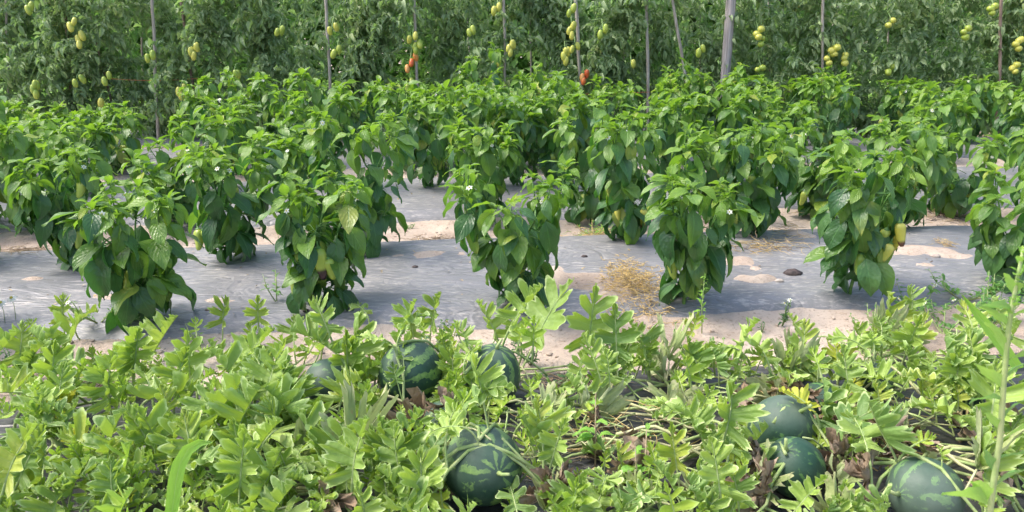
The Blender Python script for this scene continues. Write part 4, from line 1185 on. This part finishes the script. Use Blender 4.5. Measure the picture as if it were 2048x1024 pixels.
# tall out-of-focus weed close to the camera at right
def tall_weed():
    Y = .78
    P = [at_y(x, y, Y) for (x, y) in ((1972, 1100), (1985, 980), (2000, 880), (2008, 760), (2018, 650), (2034, 560), (2046, 500))]
    foot = Vector((P[0].x - .01, Y, 0)); foot.z = gz(foot.x, foot.y)
    o = thing('tall_weed', foot, 'tall out of focus weed with toothed leaves close to the camera at the right edge', 'weed')
    b = MB(); pts = [Vector((0, 0, 0))] + [p - foot for p in P]
    b.tube([tuple(p) for p in pts], [.0038, .0037, .0035, .0033, .003, .0026, .002, .0015], 8); b.obj('stem', ['vine'], o)
    def lf(px, py, az, pitch, L, wr, mat, roll=0):
        b = MB(); w0 = W_ovate(L * wr)
        b.leaf(L, lambda t: w0(t) * (1 - .22 * abs(math.sin(t * 13))), lambda t: R(60), 20, 2, .2, .7, .25, L * .03, 9, (0, 0, 0), None, 0)
        me = b.mesh('leaf', [mat])
        p = at_y(px, py, Y) - foot
        link('leaf', me, o, mat_of(p, az, pitch, roll, 1))
    for a in [(1975, 1010, R(95), R(25), .075, .30, 'weed_bright', .9), (1978, 1000, R(105), R(50), .055, .28, 'weed_bright', .6), (2004, 800, R(100), R(10), .05, .2, 'weed_leaf', .8), (2010, 760, R(-80), R(40), .05, .22, 'weed_leaf', -.8),
              (1995, 920, R(-85), R(15), .05, .22, 'weed_leaf', -.8), (2012, 700, R(80), R(55), .05, .18, 'weed_bright', .7), (2018, 650, R(90), R(35), .05, .14, 'weed_bright', .9), (2020, 640, R(-85), R(30), .05, .16, 'weed_bright', -.8),
              (2030, 590, R(90), R(60), .035, .2, 'weed_bright', .8), (2036, 560, R(-60), R(60), .03, .2, 'weed_bright', -.6), (2000, 860, R(95), R(50), .04, .2, 'weed_bright', .8), (2006, 840, R(-90), R(60), .04, .2, 'weed_leaf', -.8),
              (1990, 950, R(90), R(65), .045, .2, 'weed_leaf', .8), (2014, 720, R(-95), R(20), .06, .2, 'weed_leaf', -.9), (2007, 780, R(85), R(45), .055, .2, 'weed_bright', .9),
              (2024, 620, R(100), R(15), .055, .18, 'weed_leaf', .9), (2002, 885, R(-100), R(45), .055, .24, 'weed_bright', -.8), (1985, 980, R(-85), R(40), .06, .26, 'weed_leaf', -.8)]:
        lf(*a)
    for k in range(22):
        b = MB(); b.leaf(.014, W_ovate(.005), lambda t: R(60), 3, 1, .2, .5, .2, 0, 5); me = b.mesh('bud', ['weed_bright']) if k == 0 else me
        t = k / 22; p = at_y(2024 + t * 24 + rw.uniform(-6, 6), 640 - t * 140, Y) - foot
        link('bud', me, o, mat_of(p, rw.uniform(0, 6.28), rw.uniform(.2, 1.2), 0, rw.uniform(.7, 1.2)))
tall_weed()
def blade(pxs, Y, w_, label, mat='weed_bright'):
    P = [at_y(x, y, Y) for x, y in pxs]; foot = P[0].copy(); b = MB()
    n = len(P)
    for i, p in enumerate(P):
        t = i / (n - 1); ww = w_ * (math.sin(math.pi * min(1, .25 + t * .75)) ** .6 if t < 1 else .02)
        d = (P[min(n - 1, i + 1)] - P[max(0, i - 1)]).normalized(); nrm = Vector((0, 1, 0)).cross(d).normalized()
        for u in (-1, 0, 1):
            b.v.append(tuple(p - foot + nrm * ww * u + Vector((0, (.004 if u == 0 else 0), 0))))
    for i in range(n - 1):
        for j in range(2):
            b.quad((i * 3 + j, i * 3 + j + 1, (i + 1) * 3 + j + 1, (i + 1) * 3 + j), [(j / 2, i / n), ((j + 1) / 2, i / n), ((j + 1) / 2, (i + 1) / n), (j / 2, (i + 1) / n)])
    o = b.obj('grass_blade', [mat]); o.location = foot; return tag(o, label, 'grass')
blade([(340, 1040), (346, 1000), (350, 965), (358, 930), (375, 900), (400, 885), (424, 886)], 1.18, .013, 'broad bright grass blade arching to the right at lower left')
blade([(2040, 740), (2010, 700), (1985, 665), (1955, 628), (1925, 590)], .95, .008, 'long pale blade slanting up to the left beside the tall weed')

# straw clump and litter
def litter(name, px, py, wpx, hpx, n, L, r, mats, label, cat, up=.03, curl=1.0, seed=1, kind='stuff'):
    rng = random.Random(seed); c = at(px, py, .05); c.z = gz(c.x, c.y)
    z = proj(c)[2]; rx = wpx / 2 / FPX * z; ry = abs(at(px, py - hpx / 2, .05).y - c.y)
    b = MB()
    for k in range(n):
        x, y = rng.gauss(0, .45) * rx, rng.gauss(0, .45) * ry
        p = Vector((x, y, gz(c.x + x, c.y + y) - c.z + abs(rng.gauss(0, .5)) * up * math.exp(-(x / rx) ** 2 - (y / ry) ** 2) + .003))
        a = rng.uniform(0, 6.28); e = rng.uniform(-.3, .35); pts = [p.copy()]
        for i in range(5):
            a += rng.uniform(-1, 1) * curl * .6; e = e * .6 + rng.uniform(-.35, .25) * curl
            p = p + Vector((math.cos(a) * math.cos(e), math.sin(a) * math.cos(e), math.sin(e))) * L * rng.uniform(.12, .22)
            p.z = max(p.z, gz(c.x + p.x, c.y + p.y) - c.z + .002); pts.append(p.copy())
        b.tube([tuple(q) for q in pts], [r * (1 - .1 * i) for i in range(6)], 3, rng.randrange(len(mats)), False)
    o = b.obj(name, mats); o.location = c; return tag(o, label, cat, None, kind)
litter('straw_clump', 1268, 572, 125, 95, 620, .055, .0016, ['straw', 'straw', 'dry_stem'], 'golden dry straw clump beside the tall broad pepper plant', 'straw', .045, 1.8, 3)
litter('straw_wisps', 1225, 600, 130, 60, 40, .12, .0008, ['straw'], 'loose straw wisps spread left of the golden clump', 'straw', .01, .9, 4)
litter('dry_weeds', 1530, 498, 190, 26, 110, .09, .0013, ['dry_stem', 'straw', 'melon_dry'], 'dried uprooted weeds lying on plastic behind the front row', 'dry weeds', .03, 1.1, 5)
litter('dry_weeds', 1575, 468, 60, 40, 40, .09, .0012, ['straw', 'dry_stem'], 'thin dead stalks at the foot of the dark second row pepper plant', 'dry weeds', .07, .8, 6)
litter('dry_weeds', 40, 497, 130, 26, 130, .07, .0014, ['dry_stem', 'melon_dry'], 'brown plant litter on the path at the left edge', 'dry weeds', .02, 1.1, 7)
litter('dry_weeds', 1880, 412, 170, 40, 200, .07, .0018, ['dry_stem', 'melon_dry', 'charred'], 'brown leaf litter on the path at right', 'dry weeds', .02, 1.1, 8)
litter('dry_weeds', 1190, 450, 120, 26, 130, .08, .0014, ['dry_stem', 'straw', 'weed_bright'], 'yellowish litter on the path behind the middle pepper plant', 'dry weeds', .03, 1.1, 9)
litter('dry_weeds', 870, 465, 110, 22, 90, .06, .0014, ['dry_stem', 'melon_dry'], 'thin brown litter on the path left of the middle pepper plant', 'dry weeds', .012, 1.1, 10)
litter('dry_weeds', 1440, 705, 150, 26, 90, .06, .0012, ['dry_stem', 'melon_dry'], 'thin dry roots scattered on the sandy strip', 'dry weeds', .01, 1.1, 11)
litter('dry_weeds', 1150, 760, 160, 40, 160, .06, .0014, ['dry_stem', 'melon_dry'], 'reddish dry litter at the edge of the black plastic near the centre', 'dry weeds', .015, 1.1, 12)
litter('dry_weeds', 170, 745, 120, 26, 90, .05, .0014, ['dry_stem', 'melon_dry'], 'brown litter between the leaves at left', 'dry weeds', .015, 1.1, 13)
litter('dry_root', 1888, 491, 34, 14, 60, .035, .0012, ['dry_stem', 'straw'], 'small curled dry root ball on the sand patch at right', 'root', .03, 1.4, 14)
litter('dry_tangle', 1700, 860, 300, 120, 150, .10, .0018, ['dry_stem', 'melon_dry', 'straw'], 'tangle of dead stems around the watermelon pair at right', 'dry stems', .07, .9, 15)
litter('dry_tangle', 1230, 880, 400, 140, 130, .11, .0016, ['dry_stem', 'vine_pale', 'straw'], 'tangle of thin dead tendrils in the thinned middle', 'dry stems', .07, .9, 16)
# pebbles on plastic and sand
def pebble(px, py, wpx, label, mat='stone', name='stone'):
    c = at(px, py, .05); c.z = gz(c.x, c.y) + .002; r = wpx / 2 / FPX * proj(c)[2]; b = MB(); rng = random.Random(px)
    b.lathe([(max(.0004, math.sin(math.pi * i / 6)) * r, -math.cos(math.pi * i / 6) * r * .45) for i in range(7)], 9, 0, None, 2, .15)
    b.v = [tuple(Vector(v) + noise.noise_vector(Vector(v) * (2 / r) + Vector((px, 0, 0))) * r * .3) for v in b.v]
    o = b.obj(name, [mat]); o.location = c; return tag(o, label, 'stone' if name == 'stone' else 'debris')
pebble(1585, 549, 34, 'black shrivelled fruit remnant on the plastic left of the yellow-fruited plant', 'charred', 'shrivelled_fruit')
pebble(1558, 563, 16, 'small grey stone at the edge of the sand patch right of centre')
pebble(1870, 517, 18, 'flat stone on the pale sand patch at right')
pebble(1600, 640, 46, 'larger rounded clod at the edge of the plastic near the small nightshade')
pebble(1778, 636, 22, 'round clod at the plastic edge under the yellow-fruited plant')
pebble(612, 622, 12, 'dark crumb on the plastic left of the left-of-centre front pepper plant', 'charred', 'crumb')
pebble(415, 622, 8, 'tiny reddish crumb on the plastic right of the nearest pepper plant', 'melon_dry', 'crumb')
pebble(830, 535, 12, 'dark crumb on bare plastic left of the middle pepper plant', 'charred', 'crumb')
pebble(1168, 517, 12, 'dark crumb on plastic behind the big lobed watermelon leaf', 'charred', 'crumb')
pebble(1575, 486, 10, 'small pebble near the dried uprooted weeds')
rg = random.Random(3); b = MB()
for k in range(1700):
    s_ = rg.choice([rg.uniform(2.06, 2.5), rg.uniform(3.56, 4.0), rg.uniform(2.06, 2.5)]); x = rg.uniform(-2.4, 2.4); y = s_ + SL * x
    r = .0022 + .009 * rg.random() ** 4; Mx = Matrix.Translation((x, y, soil_z(x, y) + r * .3)) @ Matrix.Rotation(rg.uniform(0, 6), 4, 'Z') @ Matrix.Scale(rg.uniform(.6, 1), 4, (1, 0, 0))
    b.lathe([(.0003, -r * .5), (r * 1.1, -r * .2), (r * .8, r * .25), (.0003, r * .4)], 5, 0, Mx)
o = b.obj('soil_clods', ['soil']); tag(o, 'small clods and grit on the sandy strips between beds', 'soil clods', None, 'stuff')
b = MB(); rg = random.Random(15)
for k in range(420):
    s_ = rg.uniform(2.5, 5.0); x = rg.uniform(-3, 3); y = s_ + SL * x; r = rg.uniform(.003, .010)
    b.leaf(r * 2, W_ovate(r * .6), lambda t: R(70), 3, 1, rg.uniform(-.2, .5), rg.uniform(-1, 1.5), .3, 0, 9, (0, 0, 0), Matrix.Translation((x, y, gz(x, y) + .003)) @ Matrix.Rotation(rg.uniform(0, 6.28), 4, 'Z'), rg.randrange(3), rng=rg)
o = b.obj('leaf_litter', ['dry_stem', 'melon_dry', 'straw']); tag(o, 'tiny dry leaf crumbs scattered over the plastic and the paths', 'leaf litter', None, 'stuff')
print('objects', len(bpy.data.objects))
